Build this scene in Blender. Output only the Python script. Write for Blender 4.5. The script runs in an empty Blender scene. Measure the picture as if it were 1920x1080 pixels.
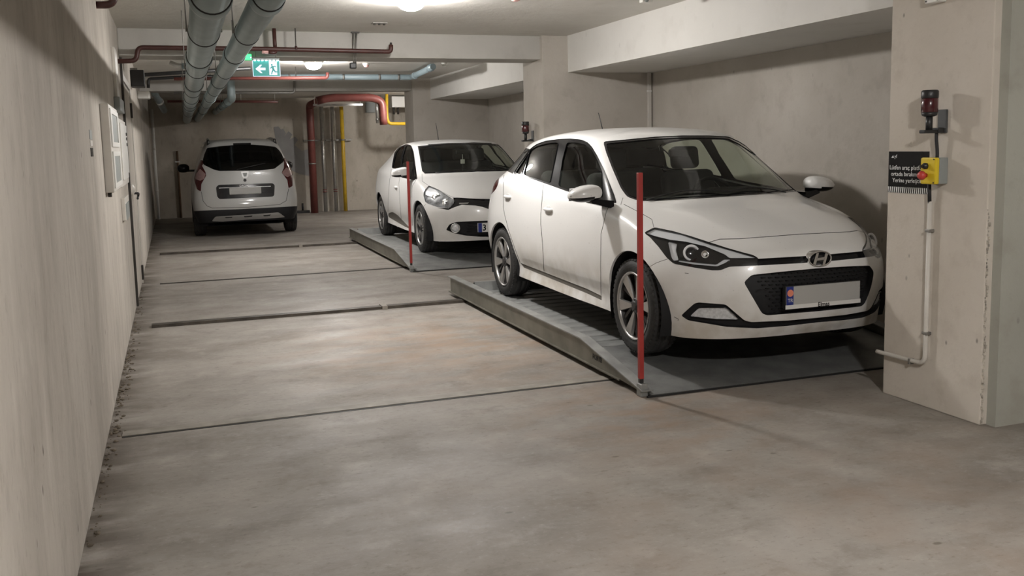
import bpy, bmesh, math, random
import numpy as np
from mathutils import Vector, Matrix
from mathutils.bvhtree import BVHTree

random.seed(7)
SC = bpy.context.scene
COL = SC.collection
R = math.radians

# ---------------------------------------------------------------- camera
CF, CPX, CPY = 1749.82, 960.0, 477.23          # focal length and principal point, pixels of a 1920x1080 frame
CAM = Vector((0.0, 0.0, 1.463))
_yaw, _pit, _rol = R(19.834), R(6.775), R(-1.288)
_fw = Vector((math.sin(_yaw)*math.cos(_pit), math.cos(_yaw)*math.cos(_pit), -math.sin(_pit)))
_r = Vector((math.cos(_yaw), -math.sin(_yaw), 0))
_u = _r.cross(_fw)
RGT = _r*math.cos(_rol) + _u*math.sin(_rol)
UPV = -_r*math.sin(_rol) + _u*math.cos(_rol)
FWD = _fw
cd = bpy.data.cameras.new('camera'); cam = bpy.data.objects.new('camera', cd); COL.objects.link(cam)
cd.sensor_width = 36.0; cd.sensor_fit = 'HORIZONTAL'
cd.lens = CF/1920*36.0
cd.shift_y = (CPY-540.0)/1920.0
cd.clip_start = 0.02; cd.clip_end = 200
cam.matrix_world = Matrix(((RGT.x, UPV.x, -FWD.x, CAM.x), (RGT.y, UPV.y, -FWD.y, CAM.y), (RGT.z, UPV.z, -FWD.z, CAM.z), (0, 0, 0, 1)))
SC.camera = cam

# ---------------------------------------------------------------- world and exposure
w = bpy.data.worlds.new('world'); SC.world = w; w.use_nodes = True
w.node_tree.nodes['Background'].inputs[0].default_value = (0.6, 0.58, 0.55, 1)
w.node_tree.nodes['Background'].inputs[1].default_value = 0.02
vs = SC.view_settings
vs.view_transform = 'Standard'; vs.look = 'None'; vs.gamma = 1.0; vs.use_curve_mapping = False
vs.exposure = 1.0
LAMP_E = 300.0                                   # radiance of the ceiling lamps

# ---------------------------------------------------------------- pixels to positions
def pray(x, y):
    return RGT*((x-CPX)/CF) - UPV*((y-CPY)/CF) + FWD
def PX(x, y, X):
    d = pray(x, y); return CAM + d*((X-CAM.x)/d.x)
def PY(x, y, Y):
    d = pray(x, y); return CAM + d*((Y-CAM.y)/d.y)
def PZ(x, y, Z):
    d = pray(x, y); return CAM + d*((Z-CAM.z)/d.z)

# ---------------------------------------------------------------- mesh builder
class MB:
    def __init__(s): s.v = []; s.f = []; s.sm = []
    def add(s, vs_, fs, smooth=False):
        o = len(s.v); s.v.extend([tuple(v) for v in vs_])
        for f in fs: s.f.append(tuple(i+o for i in f)); s.sm.append(smooth)
        return s
    def hexa(s, p):
        return s.add(p, [(0, 3, 2, 1), (4, 5, 6, 7), (0, 1, 5, 4), (1, 2, 6, 5), (2, 3, 7, 6), (3, 0, 4, 7)])
    def box(s, a, b, bev=0.0):
        x0, y0, z0 = [min(a[i], b[i]) for i in range(3)]; x1, y1, z1 = [max(a[i], b[i]) for i in range(3)]
        if bev <= 0:
            return s.hexa([(x0, y0, z0), (x1, y0, z0), (x1, y1, z0), (x0, y1, z0), (x0, y0, z1), (x1, y0, z1), (x1, y1, z1), (x0, y1, z1)])
        bm = bmesh.new(); bmesh.ops.create_cube(bm, size=1)
        for v in bm.verts:
            v.co = Vector(((x0+x1)/2+v.co.x*(x1-x0), (y0+y1)/2+v.co.y*(y1-y0), (z0+z1)/2+v.co.z*(z1-z0)))
        bmesh.ops.bevel(bm, geom=bm.edges[:], offset=bev, segments=2, profile=0.5, affect='EDGES')
        return s.bm(bm)
    def bm(s, bm, smooth=False):
        bm.verts.index_update()
        s.add([v.co[:] for v in bm.verts], [[v.index for v in f.verts] for f in bm.faces], smooth); bm.free(); return s
    def ring(s, rings, closed=True, cap=True, smooth=True):
        n = len(rings[0]); vs_ = [p for r in rings for p in r]; fs = []
        for i in range(len(rings)-1):
            for j in range(n if closed else n-1):
                k = (j+1) % n; fs.append((i*n+j, i*n+k, (i+1)*n+k, (i+1)*n+j))
        o = len(s.v); s.add(vs_, fs, smooth)
        if cap and closed:
            s.f.append(tuple(o+j for j in reversed(range(n)))); s.sm.append(False)
            m = len(rings)-1; s.f.append(tuple(o+m*n+j for j in range(n))); s.sm.append(False)
        return s
    def cyl(s, a, b, r, r2=None, seg=16, cap=True):
        a, b = Vector(a), Vector(b); d = (b-a).normalized()
        x = d.orthogonal().normalized(); y = d.cross(x); r2 = r if r2 is None else r2
        cs = [(math.cos(2*math.pi*i/seg), math.sin(2*math.pi*i/seg)) for i in range(seg)]
        return s.ring([[a+(x*c+y*q)*r for c, q in cs], [b+(x*c+y*q)*r2 for c, q in cs]], cap=cap)
    def lathe(s, o, ax, prof, seg=24, cap=True, ref=None):
        """prof: list of (distance along axis, radius)"""
        o, ax = Vector(o), Vector(ax).normalized(); x = (Vector(ref) if ref else ax.orthogonal()).normalized(); y = ax.cross(x)
        cs = [(math.cos(2*math.pi*i/seg), math.sin(2*math.pi*i/seg)) for i in range(seg)]
        return s.ring([[o+ax*h+(x*c+y*q)*max(r, 1e-4) for c, q in cs] for h, r in prof], cap=cap)
    def tube(s, pts, r, seg=14, fillet=0.0, cap=True, steps=6):
        pts = [Vector(p) for p in pts]
        if fillet > 0:
            out = [pts[0]]
            for i in range(1, len(pts)-1):
                a, b, c = pts[i-1], pts[i], pts[i+1]
                d1 = (a-b); d2 = (c-b); f = min(fillet, d1.length*0.48, d2.length*0.48)
                p, q = b+d1.normalized()*f, b+d2.normalized()*f
                for k in range(steps+1):
                    t = k/steps; out.append(p*(1-t)**2+b*2*t*(1-t)+q*t*t)
            out.append(pts[-1]); pts = out
        tg = []
        for i in range(len(pts)):
            a = pts[max(i-1, 0)]; b = pts[min(i+1, len(pts)-1)]; tg.append((b-a).normalized())
        x = tg[0].orthogonal().normalized(); rings = []
        for p, t in zip(pts, tg):
            x = (x-t*x.dot(t)).normalized(); y = t.cross(x)
            rings.append([p+(x*math.cos(2*math.pi*i/seg)+y*math.sin(2*math.pi*i/seg))*r for i in range(seg)])
        return s.ring(rings, cap=cap)
    def prism(s, poly, ax, h0, h1, org=(0, 0, 0), ex=None, ey=None):
        """extrude a 2D polygon: org + ex*x + ey*y, along ax from h0 to h1"""
        org, ax, ex, ey = Vector(org), Vector(ax), Vector(ex), Vector(ey); n = len(poly)
        a = [org+ex*x+ey*y+ax*h0 for x, y in poly]; b = [org+ex*x+ey*y+ax*h1 for x, y in poly]
        return s.add(a+b, [tuple(reversed(range(n))), tuple(range(n, 2*n))]+[(i, (i+1) % n, n+(i+1) % n, n+i) for i in range(n)])
    def mesh(s, name):
        me = bpy.data.meshes.new(name); me.from_pydata(s.v, [], s.f); me.update()
        if any(s.sm): me.polygons.foreach_set('use_smooth', s.sm)
        bm = bmesh.new(); bm.from_mesh(me); bmesh.ops.recalc_face_normals(bm, faces=bm.faces[:]); bm.to_mesh(me); bm.free()
        return me

def tag(o, label=None, cat=None, group=None, kind=None):
    if label: o['label'] = label
    if cat: o['category'] = cat
    if group: o['group'] = group
    if kind: o['kind'] = kind
    return o
def thing(name, loc, label, cat, group=None, rz=0.0):
    o = bpy.data.objects.new(name, None); COL.objects.link(o); o.empty_display_size = 0.1
    o.location = loc; o.rotation_euler = (0, 0, rz); o['_loc'] = tuple(loc)
    return tag(o, label, cat, group)
def wloc(o):
    p = Vector((0, 0, 0))
    while o is not None: p += o.location; o = o.parent
    return p
def obj(name, mb, m, parent=None, local=False):
    """mesh object; vertices are in world space unless local; a mesh parent keeps its children in its own space"""
    me = mb.mesh(name) if isinstance(mb, MB) else mb
    me.materials.append(m)
    o = bpy.data.objects.new(name, me); COL.objects.link(o)
    if parent is not None:
        o.parent = parent
        if not local:
            me.transform(Matrix.Translation(-wloc(parent)))
    return o
def solid(name, mb, m, label, cat, group=None):
    """top-level thing that is one mesh; origin at its own base"""
    zs = min(v[2] for v in mb.v); cx = sum(v[0] for v in mb.v)/len(mb.v); cy = sum(v[1] for v in mb.v)/len(mb.v)
    o = obj(name, mb, m); o.data.transform(Matrix.Translation((-cx, -cy, -zs))); o.location = (cx, cy, zs)
    return tag(o, label, cat, group)
def struct(name, mb, m, label=None):
    o = obj(name, mb, m); o['kind'] = 'structure'
    if label: o['label'] = label
    return o
def text_mb(body, size, org, ex, ey, depth=0.0006, align='LEFT', bold=False):
    c = bpy.data.curves.new('t', 'FONT'); c.body = body; c.size = size; c.extrude = depth; c.align_x = align
    c.resolution_u = 2
    if bold: c.offset = size*0.02
    o = bpy.data.objects.new('t', c); me = bpy.data.meshes.new_from_object(o)
    org, ex, ey = Vector(org), Vector(ex).normalized(), Vector(ey).normalized(); ez = ex.cross(ey)
    mb = MB(); mb.add([org+ex*v.co.x+ey*v.co.y+ez*v.co.z for v in me.vertices], [tuple(p.vertices) for p in me.polygons])
    bpy.data.objects.remove(o); bpy.data.curves.remove(c); bpy.data.meshes.remove(me)
    return mb

# ---------------------------------------------------------------- materials
def _mat(name):
    m = bpy.data.materials.new(name); m.use_nodes = True; nt = m.node_tree
    return m, nt, nt.nodes['Principled BSDF']
def pm(name, col, rough=0.5, metal=0.0, spec=0.5, coat=0.0, em=None, es=0.0, var=0.0, vscale=6.0, bump=0.0, bscale=40.0):
    m, nt, b = _mat(name)
    b.inputs['Base Color'].default_value = (*col, 1); b.inputs['Roughness'].default_value = rough
    b.inputs['Metallic'].default_value = metal; b.inputs['Specular IOR Level'].default_value = spec
    b.inputs['Coat Weight'].default_value = coat; b.inputs['Coat Roughness'].default_value = 0.08
    if em: b.inputs['Emission Color'].default_value = (*em, 1); b.inputs['Emission Strength'].default_value = es
    if var > 0:
        tc = nt.nodes.new('ShaderNodeTexCoord'); n = nt.nodes.new('ShaderNodeTexNoise'); n.inputs['Scale'].default_value = vscale; n.inputs['Detail'].default_value = 5
        r = nt.nodes.new('ShaderNodeValToRGB'); r.color_ramp.elements[0].position = 0.3; r.color_ramp.elements[1].position = 0.7
        r.color_ramp.elements[0].color = (*[c*(1-var) for c in col], 1); r.color_ramp.elements[1].color = (*[min(1, c*(1+var)) for c in col], 1)
        nt.links.new(tc.outputs['Object'], n.inputs['Vector']); nt.links.new(n.outputs['Fac'], r.inputs['Fac']); nt.links.new(r.outputs['Color'], b.inputs['Base Color'])
    if bump > 0:
        tc = nt.nodes.new('ShaderNodeTexCoord'); n = nt.nodes.new('ShaderNodeTexNoise'); n.inputs['Scale'].default_value = bscale; n.inputs['Detail'].default_value = 4
        bp = nt.nodes.new('ShaderNodeBump'); bp.inputs['Strength'].default_value = bump; bp.inputs['Distance'].default_value = 0.01
        nt.links.new(tc.outputs['Object'], n.inputs['Vector']); nt.links.new(n.outputs['Fac'], bp.inputs['Height']); nt.links.new(bp.outputs['Normal'], b.inputs['Normal'])
    return m
class NT:
    """small helper to write node graphs on one line each"""
    def __init__(s, name): s.m, s.nt, s.b = _mat(name); s.pos = s.n('ShaderNodeNewGeometry').outputs['Position']
    def n(s, t): return s.nt.nodes.new(t)
    def l(s, a, b): s.nt.links.new(a, b)
    def map(s, scale=(1, 1, 1), loc=(0, 0, 0)):
        m = s.n('ShaderNodeMapping'); m.inputs['Scale'].default_value = scale; m.inputs['Location'].default_value = loc
        s.l(s.pos, m.inputs['Vector']); return m.outputs['Vector']
    def noise(s, vec, scale, detail=5, rough=0.55):
        n = s.n('ShaderNodeTexNoise'); n.inputs['Scale'].default_value = scale; n.inputs['Detail'].default_value = detail; n.inputs['Roughness'].default_value = rough
        s.l(vec, n.inputs['Vector']); return n.outputs['Fac']
    def rng(s, fac, a, b, lo=0.0, hi=1.0):
        n = s.n('ShaderNodeMapRange'); n.inputs['From Min'].default_value = a; n.inputs['From Max'].default_value = b
        n.inputs['To Min'].default_value = lo; n.inputs['To Max'].default_value = hi; s.l(fac, n.inputs['Value']); return n.outputs['Result']
    def mix(s, fac, a, b, bt='MIX'):
        n = s.n('ShaderNodeMix'); n.data_type = 'RGBA'; n.blend_type = bt
        for k, v in ((0, fac), (6, a), (7, b)):
            if isinstance(v, (int, float)): n.inputs[k].default_value = v
            elif isinstance(v, tuple): n.inputs[k].default_value = (*v, 1)
            else: s.l(v, n.inputs[k])
        return n.outputs[2]
    def math(s, op, a, b=0.0):
        n = s.n('ShaderNodeMath'); n.operation = op
        for k, v in ((0, a), (1, b)):
            if isinstance(v, (int, float)): n.inputs[k].default_value = v
            else: s.l(v, n.inputs[k])
        return n.outputs[0]
    def xyz(s):
        n = s.n('ShaderNodeSeparateXYZ'); s.l(s.pos, n.inputs[0]); return n.outputs
    def blob(s, c, r, soft=1.0):
        """1 inside a sphere around c, falling off over its radius"""
        d = s.n('ShaderNodeVectorMath'); d.operation = 'DISTANCE'; s.l(s.pos, d.inputs[0]); d.inputs[1].default_value = c
        return s.rng(d.outputs['Value'], r*(1-soft), r, 1.0, 0.0)
    def bump(s, h, strength=0.3, dist=0.01):
        n = s.n('ShaderNodeBump'); n.inputs['Strength'].default_value = strength; n.inputs['Distance'].default_value = dist
        s.l(h, n.inputs['Height']); s.l(n.outputs['Normal'], s.b.inputs['Normal'])
    def done(s, col, rough=0.7, spec=0.4):
        s.l(col, s.b.inputs['Base Color']) if not isinstance(col, tuple) else None
        if isinstance(rough, (int, float)): s.b.inputs['Roughness'].default_value = rough
        else: s.l(rough, s.b.inputs['Roughness'])
        s.b.inputs['Specular IOR Level'].default_value = spec
        return s.m

def mat_floor():
    t = NT('concrete_floor')
    big = t.noise(t.map((0.5, 0.9, 1)), 1.3, 6, 0.6)
    streak = t.noise(t.map((0.75, 2.4, 1)), 1.9, 7, 0.62)
    fine = t.noise(t.map((1.2, 4.0, 1)), 14, 4, 0.6)
    c = t.mix(t.rng(big, 0.36, 0.64), (0.205, 0.183, 0.160), (0.315, 0.290, 0.260))
    c = t.mix(t.rng(streak, 0.46, 0.70, 0, 0.45), c, (0.335, 0.315, 0.287))
    c = t.mix(t.rng(streak, 0.42, 0.28, 0, 0.45), c, (0.165, 0.148, 0.128))
    c = t.mix(t.rng(fine, 0.38, 0.22, 0, 0.40), c, (0.14, 0.122, 0.104))
    mott = t.noise(t.map((1, 1, 1)), 3.4, 8, 0.68)
    c = t.mix(t.rng(mott, 0.53, 0.68, 0, 0.55), c, (0.39, 0.36, 0.325))
    c = t.mix(t.rng(mott, 0.47, 0.32, 0, 0.55), c, (0.145, 0.124, 0.105))
    grit = t.noise(t.map((1, 1.5, 1)), 26, 6, 0.7)
    c = t.mix(t.rng(grit, 0.44, 0.30, 0, 0.6), c, (0.14, 0.12, 0.10)); c = t.mix(t.rng(grit, 0.56, 0.72, 0, 0.5), c, (0.40, 0.375, 0.34))
    v = t.n('ShaderNodeTexVoronoi'); v.inputs['Scale'].default_value = 3.6; t.l(t.map((1, 1.9, 1)), v.inputs['Vector'])
    chip = t.math('MULTIPLY', t.rng(v.outputs['Distance'], 0.085, 0.05, 0, 0.75), t.rng(t.noise(t.map((1, 1, 1), (9, 3, 0)), 1.4), 0.50, 0.56))
    c = t.mix(chip, c, (0.10, 0.085, 0.07))
    rust = t.math('MULTIPLY', t.blob((1.9, 6.5, 0), 1.7), t.rng(t.noise(t.map((1, 2, 1)), 2.5), 0.4, 0.65, 0, 0.6))
    c = t.mix(rust, c, (0.33, 0.205, 0.125))
    rust2 = t.math('MULTIPLY', t.blob((2.3, 4.4, 0), 1.0), t.rng(t.noise(t.map((1, 1.6, 1)), 3.5), 0.42, 0.62, 0, 0.6))
    c = t.mix(rust2, c, (0.30, 0.20, 0.135))
    spots = t.noise(t.map((1, 2.2, 1), (3.1, 1.7, 0)), 6.5, 3, 0.5)
    c = t.mix(t.rng(spots, 0.27, 0.22, 0, 0.7), c, (0.09, 0.078, 0.066))
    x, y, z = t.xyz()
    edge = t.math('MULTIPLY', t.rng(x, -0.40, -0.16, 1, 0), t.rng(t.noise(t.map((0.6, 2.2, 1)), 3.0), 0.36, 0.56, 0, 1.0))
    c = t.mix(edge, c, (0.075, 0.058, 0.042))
    brown = t.math('MULTIPLY', t.blob((2.6, 3.0, 0), 2.2), t.rng(t.noise(t.map((1, 1, 1), (2, 5, 0)), 2.1, 6), 0.45, 0.68, 0, 0.5)); c = t.mix(brown, c, (0.27, 0.195, 0.145))
    t.bump(t.noise(t.map((1, 1.6, 1)), 30, 5, 0.6), 0.18, 0.006)
    ro = t.rng(t.noise(t.map((0.7, 1.2, 1)), 1.6, 5), 0.35, 0.65, 0.46, 0.72)
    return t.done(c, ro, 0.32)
def mat_plaster(name, a, b, dark, sc=1.0, streak=(1, 1, 1), pits=0.6, rough=0.85, bump=0.25):
    t = NT(name)
    big = t.noise(t.map(streak), 1.1*sc, 6, 0.6)
    mid = t.noise(t.map(streak), 5.0*sc, 6, 0.6)
    c = t.mix(t.rng(big, 0.35, 0.65), a, b)
    c = t.mix(t.rng(mid, 0.45, 0.30, 0, 0.5), c, dark)
    fin = t.noise(t.map(streak), 24*sc, 6, 0.65)
    c = t.mix(t.rng(fin, 0.42, 0.28, 0, 0.35*min(1, pits*2)), c, dark)
    v = t.n('ShaderNodeTexVoronoi'); v.inputs['Scale'].default_value = 6.5*sc; t.l(t.map((1, 1, 0.6)), v.inputs['Vector'])
    sp = t.math('MULTIPLY', t.rng(v.outputs['Distance'], 0.085, 0.045, 0, pits), t.rng(t.noise(t.map((1, 1, 1), (4, 2, 7)), 1.7), 0.46, 0.54))
    c = t.mix(sp, c, tuple(q*0.3 for q in dark))
    t.bump(t.noise(t.map(streak), 22*sc, 6, 0.65), bump, 0.01)
    return t.done(c, rough, 0.25)
# ---------------------------------------------------------------- shared materials
def mat_left():
    t = NT('plaster_left')
    big = t.noise(t.map((1, 1.1, 0.35)), 1.5, 7, 0.62); mid = t.noise(t.map((1, 1.3, 0.5)), 7.0, 7, 0.66); fine = t.noise(t.map((1, 1, 0.6)), 34, 5, 0.6)
    c = t.mix(t.rng(big, 0.34, 0.66), (0.40, 0.365, 0.32), (0.545, 0.505, 0.45))
    c = t.mix(t.rng(mid, 0.48, 0.30, 0, 0.55), c, (0.315, 0.28, 0.238)); c = t.mix(t.rng(mid, 0.56, 0.72, 0, 0.5), c, (0.60, 0.565, 0.51))
    c = t.mix(t.rng(fine, 0.40, 0.28, 0, 0.35), c, (0.28, 0.245, 0.205))
    v = t.n('ShaderNodeTexVoronoi'); v.inputs['Scale'].default_value = 9; t.l(t.map((1, 1, 0.55)), v.inputs['Vector'])
    spots = t.math('MULTIPLY', t.rng(v.outputs['Distance'], 0.10, 0.05, 0, 0.85), t.rng(t.noise(t.map((1, 1, 1), (4, 2, 7)), 2.2), 0.50, 0.58))
    c = t.mix(spots, c, (0.10, 0.085, 0.07))
    t.bump(t.noise(t.map((1, 1, 0.45)), 26, 7, 0.7), 0.5, 0.012)
    return t.done(c, 0.85, 0.2)
M = {}
M['floor'] = mat_floor()
M['wall_left'] = mat_left()
M['wall'] = mat_plaster('plaster_wall', (0.44, 0.405, 0.355), (0.535, 0.50, 0.45), (0.39, 0.355, 0.31), 0.9, (1, 1, 1), 0.45)
M['wall_far'] = mat_plaster('plaster_far', (0.36, 0.32, 0.265), (0.54, 0.50, 0.435), (0.27, 0.235, 0.185), 0.8, (1, 1, 0.6), 0.5)
M['column'] = mat_plaster('plaster_column', (0.545, 0.495, 0.43), (0.62, 0.57, 0.505), (0.48, 0.43, 0.37), 1.3, (1, 1, 1), 0.7)
M['greenwall'] = mat_plaster('plaster_green_grey', (0.36, 0.36, 0.315), (0.41, 0.41, 0.36), (0.31, 0.295, 0.25), 1.0, (1, 1, 1), 0.4)
M['ceiling'] = mat_plaster('ceiling_paint', (0.60, 0.575, 0.53), (0.68, 0.66, 0.61), (0.55, 0.52, 0.47), 0.8, (1, 1, 1), 0.1, 0.9, 0.45)
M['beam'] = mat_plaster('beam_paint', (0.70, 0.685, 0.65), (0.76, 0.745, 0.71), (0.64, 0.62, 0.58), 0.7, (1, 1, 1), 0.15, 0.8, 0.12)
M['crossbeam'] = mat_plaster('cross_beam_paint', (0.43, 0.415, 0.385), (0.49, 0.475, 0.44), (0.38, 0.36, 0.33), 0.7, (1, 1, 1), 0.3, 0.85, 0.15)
M['crack'] = pm('crumbled_mortar', (0.46, 0.42, 0.36), 0.95, var=0.5, vscale=30, bump=0.6, bscale=60)
M['pvc'] = pm('grey_blue_pvc', (0.315, 0.385, 0.395), 0.34, spec=0.5, var=0.10, vscale=5)
M['pvc_light'] = pm('pale_blue_pvc', (0.30, 0.385, 0.42), 0.35, var=0.08, vscale=5)
M['rubber'] = pm('black_rubber', (0.012, 0.012, 0.013), 0.6)
M['redpipe'] = pm('oxide_red_paint', (0.058, 0.019, 0.015), 0.45, var=0.2, vscale=9)
M['redpipe2'] = pm('brick_red_paint', (0.165, 0.048, 0.04), 0.42, var=0.15, vscale=7)
M['galv'] = pm('galvanised_steel', (0.55, 0.55, 0.53), 0.32, metal=0.85, var=0.12, vscale=20)
M['steel'] = pm('dull_steel', (0.30, 0.29, 0.27), 0.5, metal=0.7, var=0.2, vscale=15)
M['darkmetal'] = pm('dark_metal', (0.05, 0.045, 0.04), 0.5, metal=0.5)
M['yellow'] = pm('yellow_paint', (0.62, 0.40, 0.03), 0.35, var=0.12, vscale=8)
M['white'] = pm('white_plastic', (0.72, 0.71, 0.67), 0.4)
M['offwhite'] = pm('offwhite_enamel', (0.60, 0.57, 0.52), 0.45, var=0.08, vscale=6)
M['greyplastic'] = pm('grey_plastic', (0.26, 0.28, 0.27), 0.45)
M['darkgrey'] = pm('dark_grey_plastic', (0.06, 0.062, 0.062), 0.5)
M['black'] = pm('black_plastic', (0.018, 0.018, 0.018), 0.42)
M['printblack'] = pm('print_black', (0.008, 0.008, 0.009), 0.22, spec=0.2)
M['printwhite'] = pm('print_white', (0.75, 0.75, 0.74), 0.5)
M['red'] = pm('red_lens', (0.055, 0.005, 0.008), 0.25, coat=0.5)
M['redbutton'] = pm('red_button', (0.50, 0.05, 0.04), 0.4)
M['redpole'] = pm('red_pole_paint', (0.36, 0.035, 0.03), 0.4, var=0.12, vscale=10)
M['boxyellow'] = pm('box_yellow', (0.70, 0.52, 0.02), 0.4)
M['lampglass'] = pm('lamp_glass', (0.9, 0.9, 0.88), 0.3, em=(1.0, 0.965, 0.935), es=LAMP_E)
M['lampglass_near'] = pm('lamp_glass_near', (0.9, 0.9, 0.88), 0.3, em=(1.0, 0.965, 0.935), es=LAMP_E*1.45)
M['lampglass_dim'] = pm('lamp_glass_dim', (0.9, 0.9, 0.88), 0.3, em=(1.0, 0.965, 0.935), es=LAMP_E*0.72)
M['signgreen'] = pm('sign_green', (0.0, 0.20, 0.17), 0.3, em=(0.0, 0.22, 0.21), es=0.30)
M['signwhite'] = pm('sign_white', (0.7, 0.8, 0.9), 0.3, em=(0.55, 0.72, 0.95), es=0.35)
M['led'] = pm('led', (0.9, 0.95, 1), 0.3, em=(0.75, 0.95, 1.0), es=5.0)
M['greenled'] = pm('green_light', (0.02, 0.5, 0.1), 0.3, em=(0.05, 0.8, 0.2), es=1.1)
M['pinklens'] = pm('detector_pink', (0.75, 0.45, 0.42), 0.35)
M['railsteel'] = pm('rail_steel', (0.075, 0.064, 0.052), 0.5, metal=0.35, var=0.35, vscale=10)
M['flatsteel'] = pm('flat_bar_steel', (0.25, 0.228, 0.195), 0.6, metal=0.1, var=0.25, vscale=9)
M['galvdeck'] = pm('platform_deck_steel', (0.30, 0.305, 0.295), 0.42, metal=0.4, var=0.22, vscale=7, bump=0.08, bscale=60)
M['galvbeam'] = pm('platform_beam_steel', (0.175, 0.168, 0.138), 0.42, metal=0.4, var=0.25, vscale=6)
def mat_checker():
    t = NT('tread_plate')
    n = t.noise(t.map((1, 1, 1)), 6, 5)
    c = t.mix(t.rng(n, 0.35, 0.65), (0.20, 0.203, 0.198), (0.30, 0.305, 0.295))
    v = t.n('ShaderNodeTexVoronoi'); v.inputs['Scale'].default_value = 130; t.l(t.map((1, 0.6, 1)), v.inputs['Vector'])
    t.bump(t.rng(v.outputs['Distance'], 0.15, 0.45, 1, 0), 0.35, 0.002)
    t.b.inputs['Metallic'].default_value = 0.45
    return t.done(c, 0.42, 0.5)
M['tread'] = mat_checker()

# ---------------------------------------------------------------- room shell
WX = -0.396          # face of the left wall
ZC = 2.60            # ceiling
def wrx(y): return 4.95+(y-4.2)*0.028   # face of the right wall
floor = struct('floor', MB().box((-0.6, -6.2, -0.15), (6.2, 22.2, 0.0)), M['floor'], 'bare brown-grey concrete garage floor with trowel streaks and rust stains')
struct('ceiling', MB().box((-0.6, -6.2, ZC), (6.2, 22.2, ZC+0.2)), M['ceiling'], 'rough off-white painted concrete ceiling')
wl = MB().box((-0.6, -6.2, 0), (WX, 22.2, ZC))
wall_left = struct('wall_left', wl, M['wall_left'], 'rough beige plastered long wall with vertical streaks')
wall_far = struct('wall_far', MB().box((-0.6, 21.8, 0), (6.2, 22.2, ZC)), M['wall_far'], 'stained plaster end wall behind the parked minivan')
wall_near = struct('wall_near', MB().box((-0.6, -6.2, 0), (6.2, -6.0, ZC)), M['wall'])
wr = MB(); wr.hexa([(wrx(-6), -6, 0), (6.2, -6, 0), (6.2, 21.9, 0), (wrx(21.9), 21.9, 0), (wrx(-6), -6, ZC), (6.2, -6, ZC), (6.2, 21.9, ZC), (wrx(21.9), 21.9, ZC)])
wall_right = struct('wall_right', wr, M['wall'], 'plain beige plaster wall at the back of the parking bays')
# columns and the cross walls between the bays
colA = struct('wall_column_near', MB().box((3.745, 3.50, 0), (4.40, 4.185, ZC), 0.006), M['column'], 'plastered column carrying the control box and the warning light')
struct('wall_column_near_panel', MB().box((3.79, 3.445, 0), (5.2, 3.515, ZC)), M['greenwall'], 'grey-green plaster face beside the near column')
ck = MB(); random.seed(3)
for i in range(70):
    z = 0.02+i*0.0175 if i < 62 else 0.02+random.random()*0.2
    s_ = 0.004+random.random()*0.006*(1 if i % 3 else 1.5)
    c = Vector((3.752+random.uniform(-0.004, 0.008), 3.497+random.uniform(-0.006, 0.004), z))
    ck.box(c-Vector((s_*0.5, s_*0.45, s_*0.9)), c+Vector((s_*0.5, s_*0.45, s_*0.9)), s_*0.12)
ckk = obj('mortar_crumbs', ck, M['crack'], colA); ckk['kind'] = 'stuff'
struct('wall_bay_divider', MB().box((3.782, 9.40, 0), (5.6, 9.985, ZC), 0.005), M['wall'], 'plaster cross wall between the two platform bays')
struct('wall_bay_end', MB().box((3.925, 15.68, 0), (6.0, 16.28, ZC), 0.005), M['wall'], 'plaster cross wall behind the rear platform bay')
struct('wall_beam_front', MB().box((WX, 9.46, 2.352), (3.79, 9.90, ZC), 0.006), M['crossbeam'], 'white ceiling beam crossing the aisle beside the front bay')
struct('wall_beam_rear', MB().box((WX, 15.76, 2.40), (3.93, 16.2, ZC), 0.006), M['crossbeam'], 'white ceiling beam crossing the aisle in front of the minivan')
def soffit(name, xa, ya, xb, yb, z, label):
    mb = MB(); mb.hexa([(xa, ya, z), (5.7, ya, z), (5.7, yb, z), (xb, yb, z), (xa, ya, ZC), (5.7, ya, ZC), (5.7, yb, ZC), (xb, yb, ZC)])
    struct(name, mb, M['beam'], label)
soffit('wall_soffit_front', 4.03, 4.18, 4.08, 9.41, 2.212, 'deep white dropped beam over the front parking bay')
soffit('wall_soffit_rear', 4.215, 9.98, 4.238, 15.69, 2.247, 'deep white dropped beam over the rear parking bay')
# grey repair patch with ragged trowel marks on the end wall, a skim coat with its own thickness
pp = [(513, 238), (522, 237), (527, 243), (531, 241), (536, 250), (533, 256), (541, 246), (548, 252), (543, 262), (553, 256), (559, 262), (552, 272), (566, 283), (580, 279), (581, 330), (560, 326), (545, 318), (536, 300), (526, 282), (516, 258)]
pa = [PY(x, y, 21.795) for x, y in pp]
mbp = MB(); n = len(pa)
mbp.add([(p.x, 21.80, p.z) for p in pa]+[(p.x, 21.792, p.z) for p in pa], [tuple(range(n, 2*n))]+[(i, (i+1) % n, n+(i+1) % n, n+i) for i in range(n)])
obj('repair_patch', mbp, pm('grey_skim_coat', (0.29, 0.285, 0.28), 0.9, var=0.12, vscale=3), wall_far)

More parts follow.
